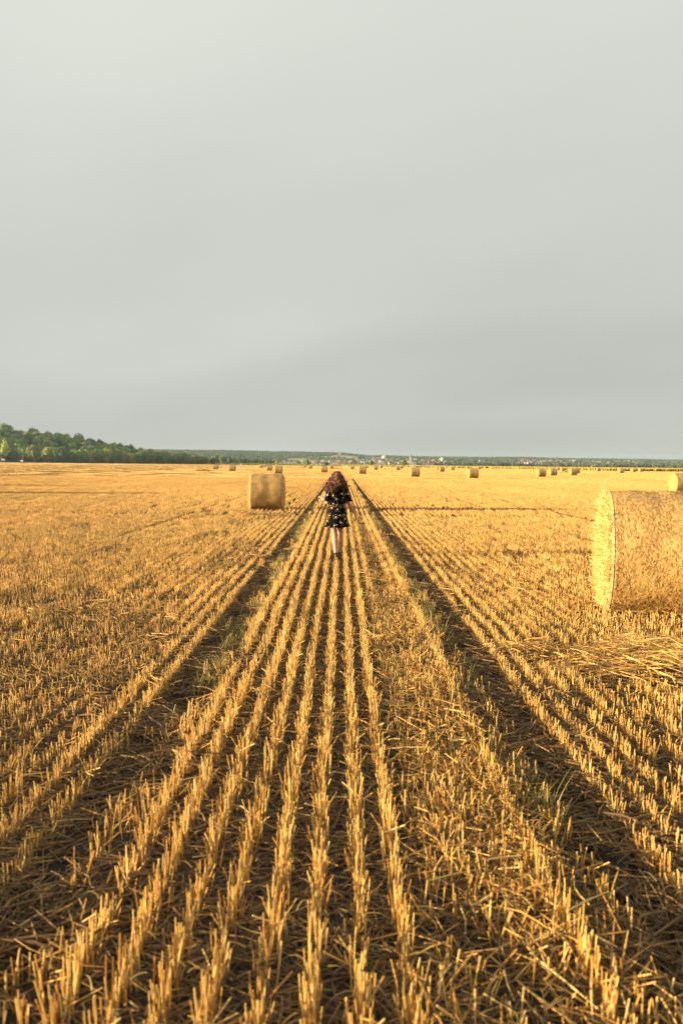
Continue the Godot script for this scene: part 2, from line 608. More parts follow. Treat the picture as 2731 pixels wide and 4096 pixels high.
func make_litter() -> void:
	var m := material(0.75)
	var root := thing("straw_litter", "chopped dull straw lying on the soil between the stubble rows", "straw")
	root.set_meta("kind", "stuff")
	var tiles := []
	for k in 8:
		var b := MB.new()
		for j in 120:
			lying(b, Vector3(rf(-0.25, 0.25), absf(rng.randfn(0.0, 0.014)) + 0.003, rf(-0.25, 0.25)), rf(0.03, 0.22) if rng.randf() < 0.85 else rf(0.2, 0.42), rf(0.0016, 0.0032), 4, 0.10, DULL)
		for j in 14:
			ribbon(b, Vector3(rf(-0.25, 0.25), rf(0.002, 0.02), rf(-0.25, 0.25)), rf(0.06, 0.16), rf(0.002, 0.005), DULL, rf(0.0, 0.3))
		tiles.append(b.mesh(m))
	var thin := []
	for k in 5:
		var b := MB.new()
		for j in 64:
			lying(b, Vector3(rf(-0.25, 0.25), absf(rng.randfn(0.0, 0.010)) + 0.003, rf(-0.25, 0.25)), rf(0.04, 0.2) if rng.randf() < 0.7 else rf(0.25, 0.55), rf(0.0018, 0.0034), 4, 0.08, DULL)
		thin.append(b.mesh(m))
	var pale := []
	for k in 4:
		var b := MB.new()
		for j in 10:
			lying(b, Vector3(rf(-0.25, 0.25), rf(0.03, 0.10), rf(-0.25, 0.25)), rf(0.08, 0.30), rf(0.0016, 0.0030), 5, 0.3, GOLD)
		pale.append(b.mesh(m))
	var put := {}
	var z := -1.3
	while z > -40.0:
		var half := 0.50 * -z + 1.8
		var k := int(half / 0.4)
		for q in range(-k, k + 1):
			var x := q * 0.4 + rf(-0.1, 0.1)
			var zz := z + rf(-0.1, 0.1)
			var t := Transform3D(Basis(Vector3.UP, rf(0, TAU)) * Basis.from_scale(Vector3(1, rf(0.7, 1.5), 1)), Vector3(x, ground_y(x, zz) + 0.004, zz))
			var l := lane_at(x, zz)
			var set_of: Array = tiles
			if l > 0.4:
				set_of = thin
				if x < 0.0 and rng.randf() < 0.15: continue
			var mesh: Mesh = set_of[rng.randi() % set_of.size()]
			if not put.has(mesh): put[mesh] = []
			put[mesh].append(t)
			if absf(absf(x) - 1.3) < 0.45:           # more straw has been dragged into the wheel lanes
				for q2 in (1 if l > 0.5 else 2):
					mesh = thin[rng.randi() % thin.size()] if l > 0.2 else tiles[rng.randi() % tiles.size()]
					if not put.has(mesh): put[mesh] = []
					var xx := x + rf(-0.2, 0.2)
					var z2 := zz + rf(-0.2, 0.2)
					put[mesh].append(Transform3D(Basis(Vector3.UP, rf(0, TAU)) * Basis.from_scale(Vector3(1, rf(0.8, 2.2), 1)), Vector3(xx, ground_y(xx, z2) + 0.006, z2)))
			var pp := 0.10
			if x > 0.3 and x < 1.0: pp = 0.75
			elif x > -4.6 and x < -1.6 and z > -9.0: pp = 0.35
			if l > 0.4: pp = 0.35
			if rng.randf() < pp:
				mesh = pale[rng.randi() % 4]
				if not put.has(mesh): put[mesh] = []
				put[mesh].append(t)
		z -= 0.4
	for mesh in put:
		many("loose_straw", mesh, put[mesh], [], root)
	# clods of earth in the lanes
	var cm := material(0.95)
	var clods := thing("soil_clods", "crumbled dark clods of earth in the two wheel lanes", "soil")
	clods.set_meta("kind", "stuff")
	var shapes := []
	for k in 4:
		var b := MB.new()
		var s := SphereMesh.new()
		s.radius = 0.02
		s.height = 0.03
		s.radial_segments = 9
		s.rings = 5
		var arr := s.get_mesh_arrays()
		for q in arr[Mesh.ARRAY_VERTEX].size():
			var p: Vector3 = arr[Mesh.ARRAY_VERTEX][q]
			var w := 1.0 + 0.6 * noise.get_noise_3d(p.x * 3000.0 + k * 50, p.y * 3000.0, p.z * 3000.0)
			b.vert(p * w, arr[Mesh.ARRAY_NORMAL][q], Color(0.022, 0.0145, 0.009))
		b.i = arr[Mesh.ARRAY_INDEX]
		shapes.append(b.mesh(cm))
	var where := [[], [], [], []]
	for k in 1500:
		var ln: float = LANES[rng.randi() % 2]
		var zz := -1.5 - 22.0 * pow(rng.randf(), 1.6)
		var x: float = ln + rng.randfn(0, 0.13)
		var s := rf(0.2, 0.85)
		where[rng.randi() % 4].append(Transform3D(Basis(Vector3(rf(-1, 1), rf(-1, 1), rf(-1, 1)).normalized(), rf(0, TAU)) * Basis.from_scale(Vector3(s, s * 0.8, s)), Vector3(x, ground_y(x, zz) + 0.004 * s, zz)))
	for k in 4:
		many("clod", shapes[k], where[k], [], clods)
	# the green regrowth at the lane edges
	var gm := material(0.7)
	gm.backlight_enabled = true
	gm.backlight = Color(0.35, 0.35, 0.35)
	var weeds := thing("green_weeds", "thin green and yellowing grass blades growing along the lanes", "grass")
	weeds.set_meta("kind", "stuff")
	var tufts := []
	var greens := [Color(0.13, 0.17, 0.03), Color(0.22, 0.23, 0.05), Color(0.09, 0.14, 0.03), Color(0.34, 0.29, 0.09), Color(0.42, 0.33, 0.12)]
	for k in 5:
		var b := MB.new()
		for j in 9:
			var a := rf(0, TAU)
			var d := Vector3(cos(a), 0, sin(a))
			var side := Vector3(-d.z, 0, d.x)
			var c := pick(greens)
			var f := b.v.size()
			var hgt := rf(0.10, 0.26)
			var o := Vector3(rf(-0.05, 0.05), 0, rf(-0.05, 0.05))
			for q in 5:
				var t := q / 4.0
				var p := o + Vector3.UP * hgt * t + d * hgt * 0.5 * t * t
				b.vert(p - side * 0.0028 * (1.05 - t), (d * -1 + Vector3.UP * 0.4).normalized(), c)
				b.vert(p + side * 0.0028 * (1.05 - t), (d * -1 + Vector3.UP * 0.4).normalized(), c)
			for q in 4:
				b.quad(f + q * 2, f + q * 2 + 2, f + q * 2 + 3, f + q * 2 + 1)
		tufts.append(b.mesh(gm))
	var spots := [[], [], [], [], []]
	for k in 620:
		var zz := -5.0 - 30.0 * rng.randf()
		var x := -1.08 + rng.randfn(0, 0.08)
		var keep := 0.75
		if rng.randf() < 0.45:
			x = 1.05 + rng.randfn(0, 0.07)
			keep = 0.5
			zz = -3.5 - 24.0 * rng.randf()
		if noise.get_noise_2d(x * 40.0, zz * 22.0) < 0.05 - keep * 0.3: continue
		spots[rng.randi() % 5].append(Transform3D(Basis(Vector3.UP, rf(0, TAU)) * Basis.from_scale(Vector3.ONE * rf(0.6, 1.2)), Vector3(x, ground_y(x, zz), zz)))
	for k in 40:
		var zz := -3.0 - 9.0 * rng.randf()
		var x := rf(-1.3, 1.35)
		spots[rng.randi() % 5].append(Transform3D(Basis(Vector3.UP, rf(0, TAU)) * Basis.from_scale(Vector3.ONE * rf(0.3, 0.7)), Vector3(x, ground_y(x, zz), zz)))
	for k in 5:
		if spots[k].size(): many("grass_tuft", tufts[k], spots[k], [], weeds)

func make_swath() -> void:
	# the flattened spread of straw left beside the great bale
	var b := MB.new()
	var m: Material = M.straw
	for k in 5200:
		var x := rf(1.3, 5.1)
		var z := rf(-8.1, -5.4)
		var s := in_swath(x, z)
		if s < -0.35 * rng.randf() + 0.35 * noise.get_noise_2d(x * 45, z * 45) + 0.1: continue
		var y := 0.02 + maxf(s + 0.9 * noise.get_noise_2d(x * 50.0 + 70.0, z * 50.0), 0.0) * 0.21 * rf(0.4, 1.1)
		lying(b, Vector3(x, y, z), rf(0.08, 0.36), rf(0.0020, 0.0034), 5, 0.30, GOLD if rng.randf() < 0.8 else DULL, posmod(rng.randfn(0.15, 1.1), TAU))
	var o := part("loose_straw_swath", b.mesh(m), self)
	tag(o, "flattened swath of loose straw lying on the stubble below the big bale", "straw")
	# a small clump further out
	var b2 := MB.new()
	for k in 160:
		var r := absf(rng.randfn(0, 0.28))
		var a := rf(0, TAU)
		lying(b2, Vector3(cos(a) * r * 1.5, 0.10 + maxf(0.12 - r * 0.25, 0.0) * rf(0.3, 1.0), sin(a) * r), rf(0.12, 0.45), 0.004, 4, 0.25, GOLD)
	var o2 := part("straw_clump", b2.mesh(m), self)
	o2.position = Vector3(-3.2, 0, -25.6)
	tag(o2, "small clump of loose straw on the stubble before the lone bale", "straw")

# ---------------------------------------------------------------- bales
var END := [Color(0.74, 0.50, 0.16), Color(0.80, 0.58, 0.22), Color(0.68, 0.43, 0.12), Color(0.60, 0.36, 0.09), Color(0.84, 0.66, 0.30)]

func straw_texture(seed_: int, net: bool) -> Array:
	rng.seed = seed_
	var s := 768
	var im := Image.create(s, s, false, Image.FORMAT_RGB8)
	im.fill(Color(0.44, 0.29, 0.10).linear_to_srgb())
	var pal := [Color(0.64, 0.435, 0.18), Color(0.74, 0.54, 0.26), Color(0.52, 0.335, 0.13), Color(0.38, 0.23, 0.085), Color(0.82, 0.65, 0.38), Color(0.68, 0.455, 0.18)]
	for k in 15000:
		var c: Color = pal[rng.randi() % pal.size()]
		var a := rng.randfn(0.0, 0.38 if net else 1.2)
		stroke(im, Vector2(rf(0, s), rf(0, s)), a, rf(8, 45), c.linear_to_srgb(), rf(0.5, 1.0), 1 + int(rng.randf() < 0.25))
	if net:
		# the strands of the net wrap run round the bale
		var y := 0
		while y < s:
			var wob := rf(0, TAU)
			for x in s:
				var yy := posmod(y + int(round(1.5 * sin(TAU * x / s * 3.0 + wob))), s)
				im.set_pixel(x, yy, im.get_pixel(x, yy).lerp(Color(0.95, 0.86, 0.70), 0.5))
			y += 12 + rng.randi() % 3
	var t := ImageTexture.create_from_image(im)
	var m := material(0.68, Color(1.0, 0.955, 0.85), false)
	m.albedo_texture = t
	m.heightmap_enabled = true
	m.heightmap_texture = t
	m.heightmap_scale = 0.12
	return [m, t]

func bale_shape(called: String, label: String, R: float, W: float, straws: int, end_straws: int, seed_: int) -> Node3D:
	# lies with its axis along x, base at the ground
	rng.seed = seed_
	var o := thing(called, label, "bale", Vector3.ZERO, 0.0, "round straw bales on the stubble field")
	var nf := FastNoiseLite.new()
	nf.seed = seed_
	nf.frequency = 1.0
	nf.fractal_octaves = 1
	var rad := func(x: float, a: float) -> float:
		var e := clampf((absf(x) - (W / 2 - 0.06)) / 0.06, 0.0, 1.0)
		var r := R - 0.05 * (1.0 - sqrt(maxf(1.0 - e * e, 0.0)))
		r += 0.016 * nf.get_noise_3d(x * 2.0, cos(a) * 1.6, sin(a) * 1.6)
		return r - 0.012 * (0.5 + 0.5 * cos(x * 3.1 / W * 2.0)) * 0.0
	var pos := func(x: float, a: float, dr := 0.0) -> Vector3:
		var r: float = rad.call(x, a) + dr
		var y := R + r * sin(a)
		var z := r * cos(a)
		if y < 0.10:                         # the weight flattens the underside a little
			y = 0.02 + (y - 0.02) * 0.75 if y > 0.02 else 0.02
			z *= 1.03
		return Vector3(x, y, z)
	var b := MB.new()
	var ns := 128
	var nx := 44
	for j in nx + 1:
		var x := -W / 2 + W * j / nx
		# finer at the rims
		x = W / 2 * sin((float(j) / nx - 0.5) * PI)
		for k in ns + 1:
			var a := TAU * k / ns
			var p: Vector3 = pos.call(x, a)
			var px: Vector3 = pos.call(clampf(x + 0.012, -W / 2, W / 2), a) - pos.call(clampf(x - 0.012, -W / 2, W / 2), a)
			var pa: Vector3 = pos.call(x, a + 0.02) - pos.call(x, a - 0.02)
			b.vert(p, pa.cross(px).normalized() * -1.0 if false else px.cross(pa).normalized() * -1.0, Color.WHITE, Vector2(3.0 * k / ns, (x + W / 2) / W))
	for j in nx:
		for k in ns:
			var f := j * (ns + 1) + k
			b.quad(f, f + ns + 1, f + ns + 2, f + 1)
	# make normals point outwards
	for q in b.v.size():
		var out := Vector3(0, b.v[q].y - R, b.v[q].z)
		if b.n[q].dot(out) < 0.0: b.n[q] = -b.n[q]
	part("net_wrapped_roll", b.mesh(M.bale), o)
	# the two coiled ends
	for sgn in [-1.0, 1.0]:
		var e := MB.new()
		var rings := 16
		for j in rings + 1:
			var q := float(j) / rings
			for k in 97:
				var a := TAU * k / 96.0
				var rim: Vector3 = pos.call(sgn * W / 2, a)
				var ctr := Vector3(sgn * W / 2, R, 0)
				var p := ctr.lerp(rim, q)
				p.x += sgn * (0.045 * (1.0 - pow(q, 3.0)) + 0.022 * nf.get_noise_2d(p.y * 9.0 + sgn * 40, p.z * 9.0) * (1.0 - pow(q, 8.0)))
				e.vert(p, Vector3(sgn, 0, 0), Color.WHITE, Vector2(p.z, p.y) * 0.75)
		for j in rings + 1:
			for k in 97:
				var at := j * 97 + k
				var dz := nf.get_noise_2d(e.v[at].y * 9.0 + sgn * 40, (e.v[at].z + 0.01) * 9.0) - nf.get_noise_2d(e.v[at].y * 9.0 + sgn * 40, (e.v[at].z - 0.01) * 9.0)
				var dy := nf.get_noise_2d((e.v[at].y + 0.01) * 9.0 + sgn * 40, e.v[at].z * 9.0) - nf.get_noise_2d((e.v[at].y - 0.01) * 9.0 + sgn * 40, e.v[at].z * 9.0)
				e.n[at] = Vector3(sgn, -dy * 1.1, -dz * 1.1).normalized()
		for j in rings:
			for k in 96:
				var f := j * 97 + k
				if sgn > 0: e.quad(f, f + 97, f + 98, f + 1)
				else: e.quad(f, f + 1, f + 98, f + 97)
		var face := part("coiled_end", e.mesh(M.bale_end), o)
		var ends := MB.new()
		for k in end_straws:
			var q := sqrt(rng.randf()) * 0.985 if k % 6 else rf(0.92, 0.99)
			var a := rf(0, TAU)
			var rim: Vector3 = pos.call(sgn * W / 2, a)
			var p := Vector3(sgn * W / 2, R, 0).lerp(rim, q)
			p.x += sgn * (0.045 * (1.0 - pow(q, 3.0)))
			var tang := Vector3(0, cos(a), -sin(a))
			var radial := Vector3(0, sin(a), cos(a))
			var d := (tang * rng.randfn(0, 0.8) + radial * rng.randfn(0, 0.6) + Vector3(sgn, 0, 0) * absf(rng.randfn(0.05, 0.20))).normalized()
			var ln := rf(0.05, 0.18)
			var c := pick(END)
			var mid := p + d * ln * 0.55 + Vector3(sgn * rf(0.0, 0.02), 0, 0)
			ends.tube([p - Vector3(sgn * 0.02, 0, 0), mid, mid + (d + Vector3(sgn * rf(-0.4, 0.2), rf(-0.4, 0.1), rf(-0.3, 0.3))).normalized() * ln * 0.5], [0.0032, 0.003, 0.002], 4, c)
		part("end_straw", ends.mesh(M.straw), face, "stuff")
		# the dark edge strand of the net at this end
		var strand := []
		var rr := []
		for k in 65:
			var a := TAU * k / 64.0
			strand.append(pos.call(sgn * (W / 2 - 0.032), a, 0.003))
			rr.append(0.0038)
		var sm := MB.new()
		sm.tube(strand, rr, 5, Color.WHITE)
		part("net_edge_strand", sm.mesh(M.strand), o)
	# straw that pokes out through the net
	var lo := MB.new()
	for k in straws:
		var x := rf(-W / 2 + 0.03, W / 2 - 0.03)
		var a := rf(0, TAU)
		var p: Vector3 = pos.call(x, a, 0.0)
		if p.y < 0.05: continue
		var tang := Vector3(0, cos(a), -sin(a))
		var radial := Vector3(0, sin(a), cos(a))
		var d := (tang * rng.randfn(0, 1.0) + Vector3(rng.randfn(0, 0.38), 0, 0) + radial * absf(rng.randfn(0.0, 0.045))).normalized()
		var ln := rf(0.03, 0.10)
		var c := pick(GOLD if rng.randf() < 0.6 else DULL)
		var mid := p + d * ln * 0.5 + radial * rf(0.001, 0.005)
		lo.tube([p - radial * 0.004, mid, p + d * ln + radial * rf(-0.004, 0.006)], [0.0012, 0.0014, 0.0009], 3, c)
	part("loose_straw", lo.mesh(M.straw), o, "stuff")
	return o

func make_bales() -> void:
	M.bale = straw_texture(21, true)[0]
	M.bale_end = straw_texture(22, false)[0]
	M.strand = material(0.5, Color(0.20, 0.17, 0.42), false)
	var great := bale_shape("straw_bale", "huge near straw bale with shaggy sunlit end and blue net edge", 0.775, 1.36, 11000, 4200, 101)
	great.position = Vector3(4.02, 0, -9.5)
	great.rotation.y = -0.235
	var lone := bale_shape("straw_bale", "mid-sized straw bale standing alone behind the woman's raised hand, casting a long shadow", 0.725, 1.21, 4000, 1600, 102)
	lone.position = Vector3(-2.88, 0, -29.3)
	lone.rotation.y = 0.055
	for s in BALES:
		var x0: float = s[0]
		var x1: float = s[1]
		var hpx: float = s[2]
		var dep: float = 2381.0 / hpx
		var xm := ((x0 + x1) / 2.0 - 784.0) / 1750.0 * dep
		var src: Node3D = lone
		copy(src, "straw_bale", s[4], Vector3(xm, 0, -dep), s[3], Vector3(1, 1, 1))
		bale_spots.append([xm, -dep, 0.62, 0.3])
	bale_spots.append([3.98, -9.45, 0.70, 0.32])
	bale_spots.append([-2.88, -29.3, 0.62, 0.35])

# image column left and right, height there, yaw, label
var BALES := [
	[1521.3, 1602.0, 43.4, 0.035, "straw bale with bright round end, cut by the picture's edge above the huge bale"],
	[487.6, 502.3, 12.1, 0.05, "far straw bale nearest the wood, alone beside the end of the windrows"],
	[525.9, 540.5, 14.6, 0.05, "far straw bale second from the wood, alone between wood and cluster"],
	[595.6, 603.9, 8.2, 0.05, "small straw bale at the wood side end of the close group of five"],
	[605.0, 611.0, 6.2, 0.05, "tiniest straw bale half hidden between two others in the group of five"],
	[611.6, 624.7, 13.0, 0.05, "straw bale in the middle of the close group of five"],
	[630.6, 638.7, 7.2, 0.05, "straw bale whose top peeps over the bale behind the lone mid-sized one"],
	[629.0, 648.0, 18.2, 0.06, "straw bale directly above the lone mid-sized bale, the largest of its group"],
	[696.5, 702.7, 6.4, 0.05, "small straw bale standing below the round green tree at the field edge"],
	[707.4, 715.9, 9.0, 0.05, "straw bale just beside the small one below the round green tree"],
	[735.9, 750.4, 15.0, 0.05, "straw bale close on the left of the woman's hair, below a dark bush"],
	[756.6, 764.7, 8.6, 0.05, "small straw bale between the left wheel lane and the bale near the woman"],
	[796.7, 803.0, 4.4, 0.05, "faint pale straw bale far off just right of the wheel lanes"],
	[803.3, 811.7, 9.2, 0.06, "straw bale first to the right of where the wheel lanes vanish"],
	[822.6, 838.3, 17.2, 0.07, "larger straw bale right of the woman's head, before a smaller one"],
	[838.0, 844.5, 6.7, 0.07, "small straw bale peeping out beside the larger one right of the woman's head"],
	[856.7, 866.0, 9.8, 0.07, "straw bale below the gap between two trees at the field edge"],
	[869.5, 877.0, 6.5, 0.30, "small straw bale turned so that its pale end shows, below the small bush"],
	[907.0, 916.5, 10.1, 0.07, "straw bale at the foot of the dark bushy tree, the taller of two"],
	[917.0, 924.0, 6.9, 0.10, "straw bale at the foot of the dark bushy tree, the smaller of two"],
	[939.7, 962.0, 21.5, 0.08, "large straw bale standing alone right of centre with a thin shadow line"],
	[999.4, 1010.5, 9.2, 0.12, "straw bale half hidden behind another, the first pair right of centre"],
	[1005.8, 1019.5, 11.9, 0.12, "straw bale in front of the first pair right of centre"],
	[1032.3, 1042.0, 8.7, 0.10, "straw bale alone between the first pair and the large bale"],
	[1067.0, 1077.0, 6.0, 0.15, "straw bale whose end shows behind the left of the large bale"],
	[1070.7, 1096.6, 22.9, 0.09, "large straw bale with bright sunlit end, two small ones behind it"],
	[1093.9, 1101.3, 6.8, 0.12, "straw bale peeping out behind the right of the large bale"],
	[1228.3, 1251.4, 19.0, 0.12, "straw bale with wide sunlit end, at the left end of the row of six"],
	[1257.6, 1275.5, 16.7, 0.12, "straw bale second in the row of six, hiding another behind it"],
	[1262.6, 1275.0, 10.5, 0.12, "straw bale whose top shows over the second in the row of six"],
	[1275.7, 1282.0, 7.2, 0.12, "small straw bale in the gap between the second and third of the row"],
	[1282.6, 1296.7, 10.3, 0.15, "straw bale third in the row of six, standing clear with a pale end"],
	[1303.4, 1322.2, 16.0, 0.15, "straw bale at the right end of the row of six, before its twin"],
	[1316.0, 1326.0, 12.4, 0.15, "straw bale hidden mostly behind the one ending the row of six"],
	[1365.4, 1375.8, 8.2, 0.12, "small straw bale alone against the yellow crop, right of the row of six"],
	[1416.1, 1430.4, 10.9, 0.08, "straw bale against the yellow crop, above the huge near bale's end"],
	[1445.7, 1458.3, 8.7, 0.12, "straw bale against the yellow crop, first of a pair above the huge bale"],
	[1462.9, 1473.3, 8.4, 0.12, "straw bale against the yellow crop, second of a pair above the huge bale"],
	[-197.0, -148.0, 58.0, 0.05, "straw bale standing outside the picture, its long shadow reaching across the stubble"],
	[-232.0, -192.0, 45.0, 0.05, "straw bale standing outside the picture farther off, its shadow ending near the windrows"],
]

# ---------------------------------------------------------------- windrows, crop, trees, hills, village
func make_windrows() -> void:
	var m := material(0.8)
	var labels := 0
	for k in 11:
		var x0 := -40.0 - 8.0 * k
		var z0 := -58.0 - 3.0 * k
		var z1 := -640.0
		if k < 2: z1 = -330.0
		var b := MB.new()
		var z := z0
		var secs := 0
		while z > z1:
			var cx := x0 + noise.get_noise_2d(z * 0.8, k * 50.0) * 1.2 + (z + 150.0) * 0.012
			var hgt := 0.31 * (0.75 + 0.6 * noise.get_noise_2d(z * 8.0, k * 31.0 + 9.0))
			for q in 9:
				var t := q / 8.0 * 2.0 - 1.0
				var y := hgt * (1.0 - t * t) * (0.9 + 0.3 * noise.get_noise_2d(z * 40.0, q * 77.0))
				var c := pick(GOLD)
				b.vert(Vector3(cx + t * 0.6, maxf(y, -0.02), z), Vector3(t * hgt * 3.2, 1.0, 0).normalized(), c)
			if secs > 0:
				var f := b.v.size() - 18
				for q in 8:
					b.quad(f + q, f + q + 9, f + q + 10, f + q + 1)
			secs += 1
			z -= 0.6 + (-z) * 0.004
		# loose ends of straw along its crest
		for q in 3000:
			var zz := lerpf(z0, z1, pow(rng.randf(), 1.8))
			var cx := x0 + noise.get_noise_2d(zz * 0.8, k * 50.0) * 1.2 + (zz + 150.0) * 0.012
			lying(b, Vector3(cx + rng.randfn(0, 0.3), rf(0.10, 0.31), zz), rf(0.25, 0.6), 0.016, 3, 0.6, GOLD)
		var o := part("windrow", b.mesh(m), self)
		tag(o, ["first", "second", "third", "fourth", "fifth", "sixth", "seventh", "eighth", "ninth", "tenth", "last"][k] + " of the long low straw windrows counted from the open stubble towards the wood", "windrow", "windrows of straw before the wood")
	# little heaps left at the far edge
	var heaps := [[769.0, 300.0, "far small heap of loose straw beside the vanishing left wheel lane"], [690.0, 330.0, "far flat heap of straw below the round green tree"], [662.0, 330.0, "far flat heap of straw between the group of five and the tree"], [470.0, 160.0, "pale heap of straw among the windrows' ends before the far bales"], [1297.0, 215.0, "spill of pale straw beside the bale ending the row of six"]]
	for hp in heaps:
		var b := MB.new()
		for q in 260:
			var r := minf(absf(rng.randfn(0, 0.6)), 1.0)
			var a := rf(0, TAU)
			lying(b, Vector3(cos(a) * r * 2.0, rf(0.05, 0.1) + maxf(0.55 - r * 0.45, 0.0) * rng.randf(), sin(a) * r), rf(0.4, 1.0), 0.03, 4, 0.4, GOLD)
		var o := part("straw_heap", b.mesh(m), self)
		var dep: float = hp[1]
		o.position = Vector3((hp[0] - 784.0) / 1750.0 * dep, 0, -dep)
		tag(o, hp[2], "straw heap")

func make_crop() -> void:
	# the standing crop beyond the stubble, about 0.7 m tall
	var cm := material(0.85)
	var root := thing("grain_field", "band of standing yellow crop beyond the stubble field", "crop")
	root.set_meta("kind", "stuff")
	var ts := []
	var k := -0.128
	while k <= 0.9:
		ts.append(k)
		k += 0.004
	var b := MB.new()
	var zf := [0.0, 0.8, 6.0, 25.0, 80.0, 220.0, 600.0, 1200.0]
	var nz := zf.size()
	for t in ts:
		var e := edge_z(t) + 2.0
		var c := Color(0.66, 0.46, 0.06).lerp(Color(0.36, 0.33, 0.07), clampf((0.12 - t) / 0.16, 0.0, 1.0))
		for q in nz:
			var z: float = e + zf[q] * (1280.0 - e) / 1200.0 if q > 3 else e + zf[q]
			var x: float = t * z
			var y := 0.0 if q == 0 else 0.75 + 0.08 * noise.get_noise_2d(x * 12.0, z * 3.0)
			var kk := 1.0 + 0.30 * noise.get_noise_2d(x * 1.2, z * 0.8) + 0.15 * noise.get_noise_2d(x * 11.0, z * 6.0)
			b.vert(Vector3(x, y, -z), Vector3(0, 1, 0) if q > 1 else Vector3(0, 0.2, 1).normalized(), Color(c.r * kk, c.g * kk, c.b * kk))
	for j in ts.size() - 1:
		for q in nz - 1:
			var f := j * nz + q
			b.quad(f, f + nz, f + nz + 1, f + 1)
	part("crop_body", b.mesh(cm), root, "stuff")
	# ragged plants over its top and along the near edge
	var tufts := []
	for v in 4:
		var p := MB.new()
		for j in 150:
			var o := Vector3(rf(-4.0, 4.0), 0, rf(-2.5, 2.5))
			var c := pick([Color(0.70, 0.49, 0.07), Color(0.60, 0.42, 0.06), Color(0.48, 0.38, 0.07), Color(0.76, 0.55, 0.11)])
			var a := rf(0, TAU)
			var d := Vector3(cos(a), 0, sin(a)) * rf(0.10, 0.26)
			p.leaf(o + Vector3(0, 0.45, 0), d, Vector3(rf(-0.08, 0.08), rf(0.35, 0.5), rf(-0.08, 0.08)), Vector3(rf(-1, 0.3), 0.7, rf(-0.2, 0.8)).normalized(), c)
		tufts.append(p.mesh(cm))
	var put := [[], [], [], []]
	var hue := [[], [], [], []]
	for q in 14000:
		var t := rf(-0.128, 0.60)
		var z := edge_z(t) + 2.0 + 650.0 * pow(rng.randf(), 2.2)
		var g := clampf((0.12 - t) / 0.16, 0.0, 1.0)
		var v := rng.randi() % 4
		put[v].append(Transform3D(Basis(Vector3.UP, rf(0, TAU)) * Basis.from_scale(Vector3(1, rf(1.15, 1.55), 1)), Vector3(t * z, 0, -z)))
		var kk := 1.0 + 0.35 * noise.get_noise_2d(t * z * 1.2, z * 0.8)
		hue[v].append(Color(kk * (1.0 - 0.4 * g), kk * (1.0 - 0.1 * g), kk * 0.95))
	for v in 4:
		many("crop_plant", tufts[v], put[v], hue[v], root)
	# the dark grassy verge in front of it
	var verge := thing("grass_verge", "dark weedy grass strip between the stubble and the yellow crop", "grass")
	verge.set_meta("kind", "stuff")
	var vm := material(0.85)
	var w := MB.new()
	for j in 60:
		var o := Vector3(rf(-2.2, 2.2), 0, rf(-1.4, 1.4))
		var hgt := rf(0.35, 0.8)
		w.leaf(o + Vector3(0, hgt * 0.5, 0), Vector3(rf(0.1, 0.25), 0, rf(-0.1, 0.1)), Vector3(rf(-0.1, 0.1), hgt * 0.5, 0), Vector3(rf(-1, 0.5), 0.6, rf(-0.3, 1)).normalized(), pick([Color(0.05, 0.06, 0.018), Color(0.09, 0.085, 0.025), Color(0.12, 0.09, 0.035), Color(0.07, 0.055, 0.02)]))
	var wm := w.mesh(vm)
	var pl := []
	for q in 900:
		var t := rf(-0.20, 0.14) if rng.randf() < 0.8 else rf(0.14, 0.5)
		if t > 0.14 and noise.get_noise_2d(t * 900.0, 5.0) < 0.15: continue
		var z := edge_z(t) + rf(-1.5, 2.0)
		pl.append(Transform3D(Basis(Vector3.UP, rf(0, TAU)) * Basis.from_scale(Vector3(1, rf(0.6, 1.3), 1)), Vector3(t * z, 0, -z)))
	for q in 500:                                   # and along the foot of the wood
		var t := rf(-0.6, -0.17)
		var z := edge_z(t) + rf(-1.0, 6.0)
		pl.append(Transform3D(Basis(Vector3.UP, rf(0, TAU)) * Basis.from_scale(Vector3(1, rf(0.6, 1.5), 1)), Vector3(t * z, 0, -z)))
	many("verge_grass", wm, pl, [], verge)

# a crown of leaf sprays round several lobes; w, h of the crown, foot of the crown at y0
func crown(seed_: int, w: float, h: float, y0: float, lobes: int, per: int, leaf: float, cols: Array, open := 0.0) -> MB:
	rng.seed = seed_
	var b := MB.new()
	var ctr := Vector3(0, y0 + h * 0.5, 0)
	for l in lobes:
		var d := Vector3(rng.randfn(0, 1), rng.randfn(0, 1), rng.randfn(0, 1)).normalized()
		var rr := pow(rng.randf(), 0.4) * 0.68
		var lc := ctr + Vector3(d.x * w * 0.5 * rr, d.y * h * 0.5 * rr, d.z * w * 0.5 * rr)
		var lr := minf(w, h) * rf(0.17, 0.30)
		var base := pick(cols)
		for k in per:
			var q := Vector3(rng.randfn(0, 1), rng.randfn(0.15, 1), rng.randfn(0, 1)).normalized()
			var p := lc + q * lr * (rf(0.70, 1.12) if rng.randf() > open else rf(1.0, 1.4))
			var out := (q + (p - ctr).normalized() * 0.7 + Vector3(rf(-0.5, 0.5), rf(-0.5, 0.5), rf(-0.5, 0.5))).normalized()
			var a := out.cross(Vector3(rf(-1, 1), rf(-1, 1), rf(-1, 1))).normalized()
			var c2 := out.cross(a)
			var s := leaf * rf(0.5, 1.1)
			var kk := rf(0.75, 1.25)
			b.leaf(p, a * s, c2 * s * rf(0.4, 0.7), out, Color(base.r * kk, base.g * kk, base.b * kk))
	return b

